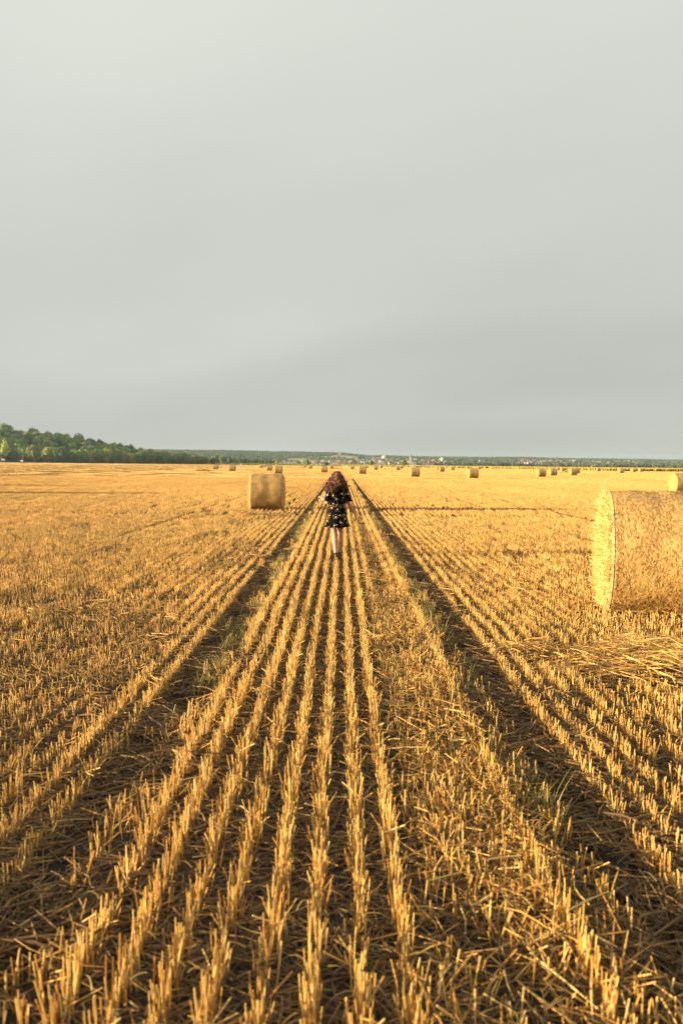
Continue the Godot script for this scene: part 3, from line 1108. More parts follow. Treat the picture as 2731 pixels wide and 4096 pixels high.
func tree_proto(called: String, label: String, category: String, seed_: int, w: float, h: float, y0: float, lobes: int, per: int, leaf: float, cols: Array, group := "") -> Node3D:
	var o := thing(called, label, category, Vector3.ZERO, 0.0, group)
	part("crown", crown(seed_, w, h, y0, lobes, per, leaf, cols).mesh(M.leaf), o)
	var t := MB.new()
	var r := 0.03 * w + 0.06
	var top := y0 + h * 0.55
	t.tube([Vector3(0, -0.2, 0), Vector3(0.04 * w, y0 * 0.6 + 0.3, 0), Vector3(0.01 * w, y0 + h * 0.25, 0.02 * w), Vector3(0.0, top, 0)], [r * 1.25, r, r * 0.7, r * 0.3], 7, Color(0.07, 0.05, 0.032))
	for k in 6:
		var a := TAU * k / 6.0 + rf(-0.4, 0.4)
		var st := Vector3(0.02 * w, y0 + h * rf(0.1, 0.35), 0)
		t.tube([st, st + Vector3(cos(a) * w * 0.2, h * 0.18, sin(a) * w * 0.2), st + Vector3(cos(a) * w * 0.36, h * 0.27, sin(a) * w * 0.36)], [r * 0.45, r * 0.3, r * 0.12], 5, Color(0.07, 0.05, 0.032))
	part("trunk", t.mesh(M.bark), o)
	return o

var GREEN := [Color(0.145, 0.241, 0.030), Color(0.102, 0.190, 0.030), Color(0.205, 0.290, 0.040), Color(0.128, 0.200, 0.033)]
var OLIVE := [Color(0.257, 0.299, 0.050), Color(0.196, 0.241, 0.044), Color(0.299, 0.314, 0.058), Color(0.213, 0.226, 0.050)]
var LIME := [Color(0.351, 0.439, 0.059), Color(0.412, 0.468, 0.079), Color(0.289, 0.380, 0.053)]
var DARK := [Color(0.050, 0.088, 0.022), Color(0.062, 0.103, 0.024), Color(0.043, 0.073, 0.020)]
var RUST := [Color(0.229, 0.191, 0.055), Color(0.199, 0.205, 0.053), Color(0.183, 0.212, 0.047)]

func wood_rise(x: float, z: float) -> float:
	# the ground under the wood climbs away from the field, highest at the left
	var t := x / z
	var back := z - edge_z(t)
	var top := interp([-0.70, -0.45, -0.40, -0.33, -0.30, -0.26, -0.20, -0.17], [30.0, 27.0, 24.0, 17.0, 12.0, 6.0, 3.0, 0.0], t)
	return top * smoothstep(12.0, 150.0, back)

func make_wood() -> void:
	M.leaf = material(0.75)
	M.leaf.backlight_enabled = true
	M.leaf.backlight = Color(0.25, 0.25, 0.25)
	M.bark = material(0.9)
	# the rising ground of the wood
	var gm := material(0.95)
	var b := MB.new()
	var nt := 60
	for j in nt + 1:
		var t := lerpf(-0.75, -0.165, float(j) / nt)
		for q in 8:
			var z: float = edge_z(t) + [4.0, 14.0, 40.0, 80.0, 120.0, 160.0, 260.0, 420.0][q]
			b.vert(Vector3(t * z, wood_rise(t * z, z) - (0.2 if q == 0 else 0.0) - (30.0 if q == 7 else 0.0), -z), Vector3.UP, Color(0.05, 0.05, 0.022))
	for j in nt:
		for q in 7:
			var f := j * 8 + q
			b.quad(f, f + 8, f + 9, f + 1)
	part("terrain", b.mesh(gm), self, "structure").set_meta("label", "wooded rise at the edge of the field")
	var G := "trees at the edge of the wood"
	var lime := tree_proto("lime_green_tree", "slim pale lime-green tree standing alone before the dark wood beside a board", "tree", 301, 8.6, 15.5, 3.0, 22, 80, 0.75, LIME)
	lime.position = Vector3(-0.4405 * 708, 0, -708)
	lime.scale = Vector3(1.0, 1.25, 1.0)
	var big := tree_proto("round_tree", "broad round green tree at the wood's edge with a white plate below", "tree", 302, 17.0, 17.5, 2.0, 34, 90, 0.85, [Color(0.16, 0.19, 0.04), Color(0.12, 0.15, 0.034), Color(0.18, 0.19, 0.045)])
	big.position = Vector3(-0.402 * 728, 0, -728)
	var kinds := []
	kinds.append(tree_proto("woodland_tree", "dense mid-green tree in the close front rank of the wood", "tree", 303, 13.0, 14.0, 1.0, 30, 75, 0.9, GREEN, G))
	kinds.append(tree_proto("woodland_tree", "olive tree with a pale top in the close front rank of the wood", "tree", 304, 12.0, 14.5, 0.8, 30, 75, 0.9, OLIVE, G))
	kinds.append(tree_proto("woodland_tree", "dark green tree in the close front rank of the wood", "tree", 305, 11.0, 13.0, 0.6, 28, 75, 0.9, DARK, G))
	kinds.append(tree_proto("woodland_tree", "rusty brown-green tree in the close front rank of the wood", "tree", 306, 11.5, 13.5, 0.8, 28, 75, 0.9, RUST, G))
	var labels := ["mid-green tree in the wood's front rank", "olive tree in the wood's front rank", "dark green tree in the wood's front rank", "rusty brown-green tree in the wood's front rank"]
	rng.seed = 77
	var used := [false, false, false, false]
	var plant := func(t: float, back: float, v: int, s: float, lbl := ""):
		var z := edge_z(t) + back
		var at := Vector3(t * z, wood_rise(t * z, z) - 0.3, -z)
		var sc := Vector3(s * rf(0.9, 1.15), s * rf(0.9, 1.12), s)
		var where: String = [" behind the slim lime-green tree", " right of the round tree", " left of the wood's middle", " in the wood's middle", " where the wood gets lower", " near the wood's low end"][int(interp([-0.5, -0.42, -0.385, -0.335, -0.285, -0.235, -0.16], [0.0, 0.99, 1.0, 2.0, 3.0, 4.0, 5.9], t))]
		if not used[v]:
			used[v] = true
			kinds[v].position = at
			kinds[v].rotation.y = rf(0, TAU)
			kinds[v].scale = sc
			if lbl: kinds[v].set_meta("label", lbl)
		else:
			copy(kinds[v], "woodland_tree", lbl if lbl else labels[v] + where, at, rf(0, TAU), sc, G)
	# front rank
	var t := -0.50
	while t < -0.165:
		var s := interp([-0.5, -0.38, -0.28, -0.20, -0.165], [0.98, 1.02, 1.0, 0.82, 0.62], t)
		var v: int = [0, 1, 2, 3, 0, 1, 0, 1][rng.randi() % 8]
		if t < -0.415: v = 2 if rng.randf() < 0.7 else 3
		if not (t > -0.425 and t < -0.385): plant.call(t, rf(6.0, 16.0), v, s * rf(0.88, 1.12))
		t += 0.0105 * s * rf(0.8, 1.2)
	# trees that stand out against the sky on the rise
	var G2 := "treetops on the skyline of the wood"
	var nth := -1
	for q in [[-0.440, 150.0, 0, 1.0], [-0.425, 165.0, 1, 0.9], [-0.404, 150.0, 0, 0.95], [-0.385, 160.0, 2, 0.85], [-0.372, 150.0, 0, 0.95], [-0.361, 165.0, 1, 1.1], [-0.343, 150.0, 3, 1.0], [-0.330, 160.0, 0, 0.9], [-0.317, 150.0, 2, 0.85], [-0.303, 140.0, 1, 0.8], [-0.290, 120.0, 2, 0.9], [-0.276, 110.0, 2, 0.95], [-0.262, 90.0, 3, 1.0], [-0.249, 100.0, 1, 0.9]]:
		nth += 1
		plant.call(q[0], q[1], q[2], q[3] * rf(1.0, 1.3), ["first", "second", "third", "fourth", "fifth", "sixth", "seventh", "eighth", "ninth", "tenth", "eleventh", "twelfth", "thirteenth", "last"][nth] + [" leafy mid-green", " pale olive", " dark", " brownish"][q[2]] + " treetop on the wood's skyline, counted downhill from its top")
		get_child(get_child_count() - 1).set_meta("group", G2)
	# the closed mass of the wood between
	var mass := thing("woods", "closed mass of green wood on the rise behind its front rank of trees", "wood")
	mass.set_meta("kind", "stuff")
	var lists := [[], [], [], []]
	for q in 1300:
		var tt := rf(-0.72, -0.18)
		var back := rf(18.0, 175.0)
		var z := edge_z(tt) + back
		var s := interp([-0.5, -0.28, -0.20, -0.165], [0.82, 0.80, 0.62, 0.5], tt) * rf(0.75, 1.15)
		lists[[0, 1, 0, 2, 3, 0, 1, 2][rng.randi() % 8]].append(Transform3D(Basis(Vector3.UP, rf(0, TAU)) * Basis.from_scale(Vector3(s, s * rf(0.9, 1.1), s)), Vector3(tt * z, wood_rise(tt * z, z) - 0.5, -z)))
	for v in 4:
		many("wood_crown", kinds[v].get_child(0).mesh, lists[v], [], mass)
	# the lower wood that runs on behind the crop
	var G3 := "trees of the low wood beyond the crop"
	rng.seed = 78
	t = -0.172
	while t < -0.083:
		var z := 1150.0 + rf(0, 60.0)
		var s := interp([-0.172, -0.14, -0.12, -0.083], [1.0, 0.85, 0.72, 0.5], t) * rf(0.85, 1.15)
		var v: int = [0, 2, 0, 1, 2][rng.randi() % 5]
		copy(kinds[v], "woodland_tree", ["green", "olive", "dark"][v] + " tree in the low wood beyond the crop," + [" at its tall end", " in its taller half", " in its lower half", " at its tapering end"][int(interp([-0.172, -0.15, -0.128, -0.105, -0.08], [0, 1, 2, 3, 3], t))], Vector3(t * z, -0.3, -z), rf(0, TAU), Vector3(s, s, s), G3)
		t += 0.0048 * rf(0.8, 1.2)
	# single trees and bushes along the edge of the crop; image column, width, height, depth
	var bush := tree_proto("bush", "dark rounded bush at the crop's edge beyond the bale near the woman", "bush", 310, 5.2, 4.2, 0.1, 16, 60, 0.42, DARK)
	bush.position = Vector3((748.0 - 784.0) / 1750.0 * 735.0, 0, -735.0)
	var lone := tree_proto("field_tree", "round bright green tree at the crop's edge above two small bales", "tree", 311, 6.4, 5.6, 0.9, 20, 75, 0.5, GREEN)
	lone.position = Vector3((704.5 - 784.0) / 1750.0 * 735.0, 0, -735.0)
	lone.scale = Vector3.ONE * 1.02
	copy(lone, "field_tree", "yellow-green small tree at the crop's edge between two clusters of roofs", Vector3((850.5 - 784.0) / 1750.0 * 700.0, 0, -700.0), 1.3, Vector3(0.80, 0.80, 0.80))
	copy(lone, "field_tree", "tall dark bushy tree at the crop's edge above a pair of bales", Vector3((925.0 - 784.0) / 1750.0 * 640.0, 0, -640.0), 2.6, Vector3(0.80, 1.02, 0.80))
	copy(bush, "bush", "small round bush at the crop's edge between the two field trees", Vector3((886.5 - 784.0) / 1750.0 * 690.0, 0, -690.0), 0.7, Vector3(0.40, 0.52, 0.40))
	copy(bush, "bush", "low dark bush at the crop's edge below the end of the low wood", Vector3((598.0 - 784.0) / 1750.0 * 745.0, 0, -745.0), 1.9, Vector3(0.48, 0.5, 0.48))
	copy(bush, "bush", "low spreading bush at the foot of the tall dark bushy tree", Vector3((916.0 - 784.0) / 1750.0 * 635.0, 0, -635.0), 2.9, Vector3(0.45, 0.4, 0.45))
	copy(bush, "bush", "small dry bush in the verge below the hedgerow right of centre", Vector3((1115.0 - 784.0) / 1750.0 * 440.0, 0, -440.0), 0.2, Vector3(0.45, 0.33, 0.45))
	# the hedgerow that runs to the right behind the crop
	var G4 := "trees of the hedgerow behind the crop"
	var hk := []
	hk.append(tree_proto("hedgerow_tree", "dark green tree in the long hedgerow behind the yellow crop", "tree", 320, 14.0, 11.0, 0.3, 20, 60, 0.95, [Color(0.030, 0.045, 0.016), Color(0.040, 0.055, 0.018)], G4))
	hk.append(tree_proto("hedgerow_tree", "yellowish green tree in the long hedgerow behind the yellow crop", "tree", 321, 13.0, 12.5, 0.3, 20, 60, 0.95, [Color(0.095, 0.095, 0.028), Color(0.075, 0.080, 0.024)], G4))
	hk.append(tree_proto("hedgerow_tree", "mid-green tree in the long hedgerow behind the yellow crop", "tree", 322, 15.0, 12.0, 0.3, 20, 60, 0.95, [Color(0.050, 0.070, 0.020), Color(0.042, 0.058, 0.018)], G4))
	rng.seed = 79
	var hl := ["dark green tree in the long hedgerow behind the yellow crop", "yellowish green tree in the long hedgerow behind the yellow crop", "mid-green tree in the long hedgerow behind the yellow crop"]
	var first := [true, true, true]
	var px := 998.0
	while px < 1640.0:
		var tt := (px - 784.0) / 1750.0
		var z := 1295.0 + rf(-8, 25)
		var s := interp([998, 1060, 1120, 1180, 1250, 1400, 1500, 1640], [0.92, 0.85, 1.05, 1.0, 0.80, 0.85, 0.9, 0.9], px) * rf(0.40, 0.77)
		var v: int = [0, 1, 2, 0, 1, 0][rng.randi() % 6]
		var at := Vector3(tt * z, -0.5, -z)
		if first[v]:
			first[v] = false
			hk[v].position = at
			hk[v].scale = Vector3.ONE * s
		else:
			var spot: String = [" near the hedgerow's start", " above the large pale-ended bale", " before the row of six bales", " above the row of six bales", " above the lone bale by the crop", " above the pair of bales by the crop", " at the hedgerow's far end"][int(interp([998, 1065, 1130, 1220, 1330, 1410, 1480, 1640], [0, 1, 2, 3, 4, 5, 6, 6], px))]
			copy(hk[v], "hedgerow_tree", (["tall ", "low "][int(s < 0.53)]) + ["dark green", "yellowish green", "mid-green"][v] + " hedgerow tree" + spot, at, rf(0, TAU), Vector3(s * 1.05, s, s), G4)
		px += rf(5.0, 10.5)

func make_roadside() -> void:
	# a blank board on two legs and a pole with a small plate, at the foot of the wood
	var bm := material(0.6)
	var o := thing("notice_board", "pale board on two legs beside the slim lime-green tree", "board", Vector3(-0.4435 * 700, 0, -700))
	var b := MB.new()
	b.box(Vector3(-1.65, 1.9, -0.06), Vector3(1.65, 3.7, 0.06), Color(0.50, 0.40, 0.34))
	part("board", b.mesh(bm), o)
	for s in [-1.45, 1.45]:
		var l := MB.new()
		l.box(Vector3(s - 0.09, -0.2, -0.17), Vector3(s + 0.09, 3.6, -0.065), Color(0.30, 0.29, 0.27))
		part("leg", l.mesh(bm), o)
	var p := thing("utility_pole", "grey pole beneath the edge of the broad round tree", "pole", Vector3(-0.4172 * 700, 0, -700))
	var t := MB.new()
	t.tube([Vector3(0, -0.3, 0), Vector3(0, 7.6, 0)], [0.17, 0.12], 8, Color(0.36, 0.36, 0.34), Color(0.3, 0.3, 0.3))
	part("shaft", t.mesh(bm), p)
	var c := MB.new()
	c.tube([Vector3(-0.6, 7.2, 0), Vector3(0.6, 7.2, 0)], [0.05, 0.05], 6, Color(0.2, 0.2, 0.19), Color(0.2, 0.2, 0.19))
	part("crossbar", c.mesh(bm), p)
	var q := thing("road_sign", "small white plate on two short posts beside the pole", "sign", Vector3(-0.4190 * 698, 0, -698))
	var pl := MB.new()
	pl.box(Vector3(-1.2, 1.35, -0.04), Vector3(1.2, 2.55, 0.04), Color(0.74, 0.72, 0.70))
	part("plate", pl.mesh(bm), q)
	for s in [-0.9, 0.9]:
		var l := MB.new()
		l.box(Vector3(s - 0.06, -0.2, -0.13), Vector3(s + 0.06, 2.3, -0.045), Color(0.30, 0.30, 0.30))
		part("post", l.mesh(bm), q)

# ------------------------------------------------ hills and village
var RT := [-1.2, -0.5, -0.179, -0.131, -0.102, -0.028, -0.003, 0.017, 0.036, 0.055, 0.11, 0.183, 0.218, 0.247, 0.302, 0.371, 0.418, 0.448, 1.2]
var RP := [26.0, 29.0, 29.2, 28.7, 28.2, 27.0, 26.3, 23.8, 20.6, 21.6, 20.6, 19.0, 20.6, 21.0, 19.0, 18.0, 17.4, 18.6, 18.0]
const HZ0 := 1380.0
const HZ1 := 2500.0

func hill_y(x: float, z: float) -> float:
	var t := x / z
	var top: float = (interp(RT, RP, t) - 3.0) / 1750.0 * HZ1 + CAM_H
	var s := (z - HZ0) / (HZ1 - HZ0)
	var k := pow(clampf(s, 0.0, 1.0), 1.15)
	if s > 1.0: k = 1.0 - (s - 1.0) * 0.4
	return maxf(top * k + 3.0 * noise.get_noise_2d(x * 0.15, z * 0.15) * clampf(s * 2.0, 0.0, 1.0), 0.0 if s < 0.05 else -50.0)

func hill_z(t: float, p: float) -> float:
	# depth at which the hillside along the bearing t stands p above the horizon
	var z := HZ0
	while z < HZ1:
		if (hill_y(t * z, z) - CAM_H) / z * 1750.0 >= p: return z
		z += 5.0
	return HZ1

var patches := []   # meadows and fields on the hillside: [t0, t1, z0, z1]

func patch_at(t: float, z: float) -> bool:
	for p in patches:
		var k: float = clampf((t - p[0]) / (p[1] - p[0]), 0.0, 1.0)
		if t > p[0] and t < p[1] and z > p[2] + (p[4] * k) and z < p[3] + (p[4] * k): return true
	return false

func make_hills() -> void:
	for p in [[659.0, 712.0, 5.5, 11.5, 0.0], [700.0, 768.0, 4.5, 7.0, 0.0], [760.0, 818.0, 16.0, 20.0, 0.0], [734.0, 790.0, 14.0, 17.0, 150.0], [793.0, 806.0, 11.0, 15.0, 120.0], [900.0, 990.0, 12.5, 13.5, 0.0], [520.0, 600.0, 18.0, 19.0, 0.0], [610.0, 680.0, 14.5, 15.5, 0.0]]:
		var tm: float = ((p[0] + p[1]) / 2.0 - 784.0) / 1750.0
		patches.append([(p[0] - 784.0) / 1750.0, (p[1] - 784.0) / 1750.0, hill_z(tm, p[2]), hill_z(tm, p[3]), p[4]])
	var m := material(0.95)
	var b := MB.new()
	var nt := 420
	var nz := 60
	for j in nt + 1:
		var t := lerpf(-1.1, 1.1, float(j) / nt)
		for q in nz + 1:
			var z := lerpf(HZ0 - 60.0, 2780.0, pow(float(q) / nz, 1.15))
			var x := t * z
			var c := Color(0.060, 0.070, 0.028)
			if patch_at(t, z): c = Color(0.36, 0.29, 0.13)
			elif noise.get_noise_2d(x * 0.4 + 900.0, z * 0.4) > 0.34: c = Color(0.15, 0.15, 0.06)
			b.vert(Vector3(x, hill_y(x, z) - (0.4 if z < HZ0 else 0.0), -z), Vector3.UP, c)
	for j in nt + 1:
		for q in nz + 1:
			var at := j * (nz + 1) + q
			if j > 0 and j < nt and q > 0 and q < nz:
				b.n[at] = (b.v[at + 1] - b.v[at - 1]).cross(b.v[at + nz + 1] - b.v[at - nz - 1]).normalized()
				if b.n[at].y < 0: b.n[at] = -b.n[at]
	for j in nt:
		for q in nz:
			var f := j * (nz + 1) + q
			b.quad(f, f + nz + 1, f + nz + 2, f + 1)
	part("hills", b.mesh(m), self, "structure").set_meta("label", "long low wooded hills along the horizon")
	# woods on the hillside
	var root := thing("forest", "distant woods and orchards covering the long hillside", "woods")
	root.set_meta("kind", "stuff")
	rng.seed = 90
	var meshes := []
	for v in 3:
		meshes.append(crown(400 + v, 13.0, 9.0, -0.5, 9, 14, 2.3, [[Color(0.090, 0.135, 0.062), Color(0.110, 0.150, 0.070)], [Color(0.130, 0.155, 0.078), Color(0.115, 0.138, 0.070)], [Color(0.070, 0.108, 0.056), Color(0.060, 0.096, 0.052)]][v]).mesh(M.leaf))  # greens paled and blued, standing in for part of the haze
	rng.seed = 91
	var put := [[], [], []]
	var n := 0
	while n < 26000:
		n += 1
		var t := rf(-0.62, 0.62)
		var z := lerpf(HZ0 + 30.0, 2640.0, pow(rng.randf(), 0.75))
		var x := t * z
		if patch_at(t, z) or patch_at(t, z + 90.0): continue
		var dens := 0.72 + 0.9 * noise.get_noise_2d(x * 0.55, z * 0.35)
		if t > -0.06 and t < 0.26 and z < 2150.0: dens *= 0.38
		elif z < 1670.0: dens *= 0.55
		if z > 2240.0: dens += 0.5
		if rng.randf() > dens: continue
		var s := rf(0.36, 0.72)
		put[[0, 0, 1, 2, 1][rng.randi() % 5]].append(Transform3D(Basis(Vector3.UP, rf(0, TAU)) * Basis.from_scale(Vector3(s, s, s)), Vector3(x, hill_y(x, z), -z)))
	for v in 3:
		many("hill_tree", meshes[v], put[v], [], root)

func house_proto(called: String, label: String, wall: Color, roof: Color, w: float, d: float, h: float, rh: float, group: String) -> Node3D:
	var o := thing(called, label, "house", Vector3.ZERO, 0.0, group)
	var m := material(0.8)
	var b := MB.new()
	b.box(Vector3(-w / 2, -2.0, -d / 2), Vector3(w / 2, h, d / 2), wall)
	# gables
	for s in [-1.0, 1.0]:
		var f := b.vert(Vector3(s * w / 2, h, -d / 2), Vector3(s, 0, 0), wall)
		b.vert(Vector3(s * w / 2, h, d / 2), Vector3(s, 0, 0), wall)
		b.vert(Vector3(s * w / 2, h + rh, 0), Vector3(s, 0, 0), wall)
		b.tri(f, f + 1, f + 2)
	part("wall", b.mesh(m), o)
	var r := MB.new()
	for s in [-1.0, 1.0]:
		var nn := Vector3(0, d / 2, s * rh).normalized()
		var ov := 0.5
		var y0 := h - ov * rh / (d / 2)
		var f := r.vert(Vector3(-w / 2 - ov, y0, s * (d / 2 + ov)), nn, roof)
		r.vert(Vector3(w / 2 + ov, y0, s * (d / 2 + ov)), nn, roof)
		r.vert(Vector3(w / 2 + ov, h + rh + 0.05, 0), nn, roof)
		r.vert(Vector3(-w / 2 - ov, h + rh + 0.05, 0), nn, roof)
		r.quad(f, f + 1, f + 2, f + 3)
		var g := r.vert(Vector3(-w / 2 - ov, y0 - 0.25, s * (d / 2 + ov)), -nn, roof)
		r.vert(Vector3(w / 2 + ov, y0 - 0.25, s * (d / 2 + ov)), -nn, roof)
		r.vert(Vector3(w / 2 + ov, h + rh - 0.2, 0), -nn, roof)
		r.vert(Vector3(-w / 2 - ov, h + rh - 0.2, 0), -nn, roof)
		r.quad(g, g + 3, g + 2, g + 1)
		r.quad(f, g, g + 1, f + 1)
	var rr := part("roof", r.mesh(m), o)
	var c := MB.new()
	c.box(Vector3(w * 0.2, h + rh * 0.3, -0.4), Vector3(w * 0.2 + 0.8, h + rh + 0.9, 0.4), Color(0.35, 0.25, 0.2))
	part("chimney", c.mesh(m), rr)
	var wm := material(0.3)
	for k in 3:
		var q := MB.new()
		var x := (k - 1) * w * 0.28
		q.box(Vector3(x - 0.6, h * 0.45, d / 2 - 0.1), Vector3(x + 0.6, h * 0.45 + 1.4, d / 2 + 0.03), Color(0.05, 0.055, 0.06))
		part("window", q.mesh(wm), o)
	return o

func make_village() -> void:
	var G := "houses of the village on the hillside"
	var types := []
	var lab := ["small white house with grey roof in the village on the hillside", "white house with red tiled roof in the village on the hillside", "cream house with brown roof in the village on the hillside", "pale pink house with dark roof in the village on the hillside"]
	types.append(house_proto("village_house", lab[0], Color(0.44, 0.43, 0.40), Color(0.25, 0.24, 0.23), 11, 9, 5, 3.5, G))
	types.append(house_proto("village_house", lab[1], Color(0.42, 0.39, 0.35), Color(0.22, 0.10, 0.065), 12, 9, 4.5, 4, G))
	types.append(house_proto("village_house", lab[2], Color(0.48, 0.40, 0.30), Color(0.20, 0.11, 0.07), 10, 9, 4.5, 4, G))
	types.append(house_proto("village_house", lab[3], Color(0.50, 0.37, 0.31), Color(0.14, 0.11, 0.10), 11, 10, 5, 3.5, G))
	rng.seed = 95
	var first := [true, true, true, true]
	var taken := []
	var kinds := ["white grey-roofed house", "white red-roofed house", "cream brown-roofed house", "pink dark-roofed house"]
	var place := func(px: float, p: float) -> String:
		var up := " low on the hillside" if p < 3.0 else (" a third up the hillside" if p < 6.0 else (" half-way up the hillside" if p < 9.0 else " high on the hillside"))
		var near := interp([0, 700, 780, 846, 888, 925, 955, 1000, 1060, 1190, 1260, 1330, 1400, 1500], [0, 1, 2, 3, 4, 5, 6, 7, 8, 9, 10, 11, 12, 13], px)
		return up + [" above the round field tree", " above the round field tree", " above the vanishing lanes", " left of the yellow-green field tree", " between yellow-green tree and small bush", " between small bush and tall bushy tree", " around the church tower", " below the long block of flats", " just left of the hedgerow's start", " at the hedgerow's left part", " above the row of six bales", " above the end of the six bales", " above the lone bale by the crop", " above the huge bale"][int(near)]
	var put := func(t: float, p: float, v: int, s: Vector3, label := "", grp := G):
		var z := hill_z(t, p)
		var x := t * z
		for q in taken:
			if absf(q.x - x) < 9.0 and absf(q.y - z) < 11.0: return
		taken.append(Vector2(x, z))
		var at := Vector3(x, hill_y(x, z), -z)
		s *= 0.66
		var own: String = kinds[v] + place.call(t * 1750.0 + 784.0, p)
		if first[v] and label == "":
			first[v] = false
			types[v].set_meta("label", own)
			types[v].position = at
			types[v].rotation.y = rf(-0.6, 0.6)
			types[v].scale = s
		else:
			copy(types[v], "village_house", label if label else own, at, rf(-0.7, 0.7) + (PI / 2 if rng.randf() < 0.4 else 0.0), s, grp)
	var n := 0
	while n < 250:
		n += 1
		var px := 862.0 + rng.randfn(0, 62.0)
		if rng.randf() < 0.45: px = 930.0 + rng.randfn(0, 55.0)
		if rng.randf() < 0.10: px = rf(640.0, 780.0)
		if px > 1060.0: continue
		var t := (px - 784.0) / 1750.0
		var p := 0.2 + 12.5 * pow(rng.randf(), 1.1)
		if px < 800.0: p = rf(0.0, 4.0)
		put.call(t, p, [0, 0, 1, 2, 3, 0, 1][rng.randi() % 7], Vector3.ONE * rf(0.6, 1.05))
	for k in 85:
		var px := rf(1190.0, 1460.0)
		if rng.randf() < 0.4: px = 1190.0 + absf(rng.randfn(40.0, 40.0))
		put.call((px - 784.0) / 1750.0, rf(4.0, 10.5), [0, 1, 3, 0][rng.randi() % 4], Vector3.ONE * rf(0.7, 1.2), "", G)
	for q in [[880.0, 13.5, 0, Vector3(2.0, 1.6, 1.2), "large white block high above the other houses of the village"], [1013.0, 8.5, 0, Vector3(2.4, 1.7, 1.3), "long pale block of flats at the upper end of the village"], [1030.0, 8.7, 2, Vector3(2.0, 1.6, 1.2), "pale block of flats beside the longest one at the village end"], [692.0, 21.0, 0, Vector3(1.6, 1.2, 1.0), "white house standing alone high on the wooded hillside"], [776.0, 22.0, 3, Vector3(2.0, 1.0, 1.0), "farm buildings on the crest above the tan hill field"], [1104.0, 4.5, 0, Vector3(1.8, 1.5, 1.2), "pale dome-roofed building showing above the hedgerow"], [1212.0, 6.0, 0, Vector3(2.2, 1.0, 1.0), "long white house just above the hedgerow"]]:
		put.call((q[0] - 784.0) / 1750.0, q[1], q[2], q[3], q[4], "")
	# the nearest roofs, on the flat at the foot of the hill
	for q in [[665.0, 0, Vector3(3.6, 0.9, 1.2), "long low white hall at the village edge behind the round field tree"], [626.0, 2, Vector3(1.5, 0.8, 1.0), "brown-roofed house at the village edge beside the low wood's end"], [638.0, 2, Vector3(1.2, 0.8, 1.0), "second brown-roofed house at the village edge beside the low wood"], [720.0, 0, Vector3(1.2, 0.9, 1.0), "white house at the village edge just right of the round field tree"], [733.0, 3, Vector3(1.4, 0.8, 1.0), "low dark-roofed house at the village edge beside the dark bush"], [769.0, 0, Vector3(1.6, 0.9, 1.0), "white-walled grey-roofed house at the village edge above the lanes"], [784.0, 1, Vector3(1.8, 1.1, 1.1), "broad red-roofed house at the village edge above the vanishing lanes"], [793.0, 1, Vector3(1.2, 1.2, 1.0), "tall red-roofed house at the village edge beside the broad one"], [812.0, 1, Vector3(2.2, 0.8, 1.1), "long red-roofed barn at the village edge left of a white gable"], [838.0, 0, Vector3(1.0, 1.6, 1.0), "tall white gabled house at the village edge beside the yellow-green tree"], [873.0, 0, Vector3(2.2, 1.0, 1.2), "wide pale house at the village edge above the small bush"], [904.0, 3, Vector3(1.4, 0.9, 1.0), "dark-roofed house at the village edge left of the tall bushy tree"], [946.0, 0, Vector3(1.6, 0.8, 1.0), "grey-roofed house at the village edge right of the tall bushy tree"], [978.0, 1, Vector3(0.9, 0.9, 1.0), "orange-roofed house at the village edge before the hedgerow starts"], [992.0, 1, Vector3(0.8, 1.0, 1.0), "small orange-roofed house nearest the hedgerow's start"], [1303.0, 2, Vector3(1.4, 0.8, 1.0), "cream house standing in a gap of the hedgerow"], [1362.0, 0, Vector3(1.5, 1.0, 1.0), "white house standing in a gap of the hedgerow, far right"]]:
		var z := 1345.0 if q[0] < 1000.0 else 1325.0
		copy(types[q[1]], "village_house", q[3], Vector3((q[0] - 784.0) / 1750.0 * z, 0, -z), rf(-0.2, 0.2), q[2] * Vector3(0.57, 0.64, 0.67))
	# a church spire among the roofs
	var ch := thing("church_tower", "slim pale church tower with pointed roof among the village houses", "church")
	var t := (941.0 - 784.0) / 1750.0
	var z := hill_z(t, 1.0)
	ch.position = Vector3(t * z, hill_y(t * z, z), -z)
	ch.scale = Vector3.ONE * 0.66
	var m := material(0.8)
	var b := MB.new()
	b.box(Vector3(-3, -1, -3), Vector3(3, 21, 3), Color(0.50, 0.47, 0.43))
	part("tower", b.mesh(m), ch)
	var s := MB.new()
	s.tube([Vector3(0, 21, 0), Vector3(0, 33, 0)], [4.0, 0.1], 8, Color(0.25, 0.24, 0.25))
	part("spire", s.mesh(m), ch)

# ---------------------------------------------------------------- the woman
func seg_dist(p: Vector3, a: Vector3, b: Vector3, ra: float, rb: float) -> float:
	var ab := b - a
	var t := clampf((p - a).dot(ab) / maxf(ab.length_squared(), 1e-9), 0.0, 1.0)
	return p.distance_to(a + ab * t) - lerpf(ra, rb, t)

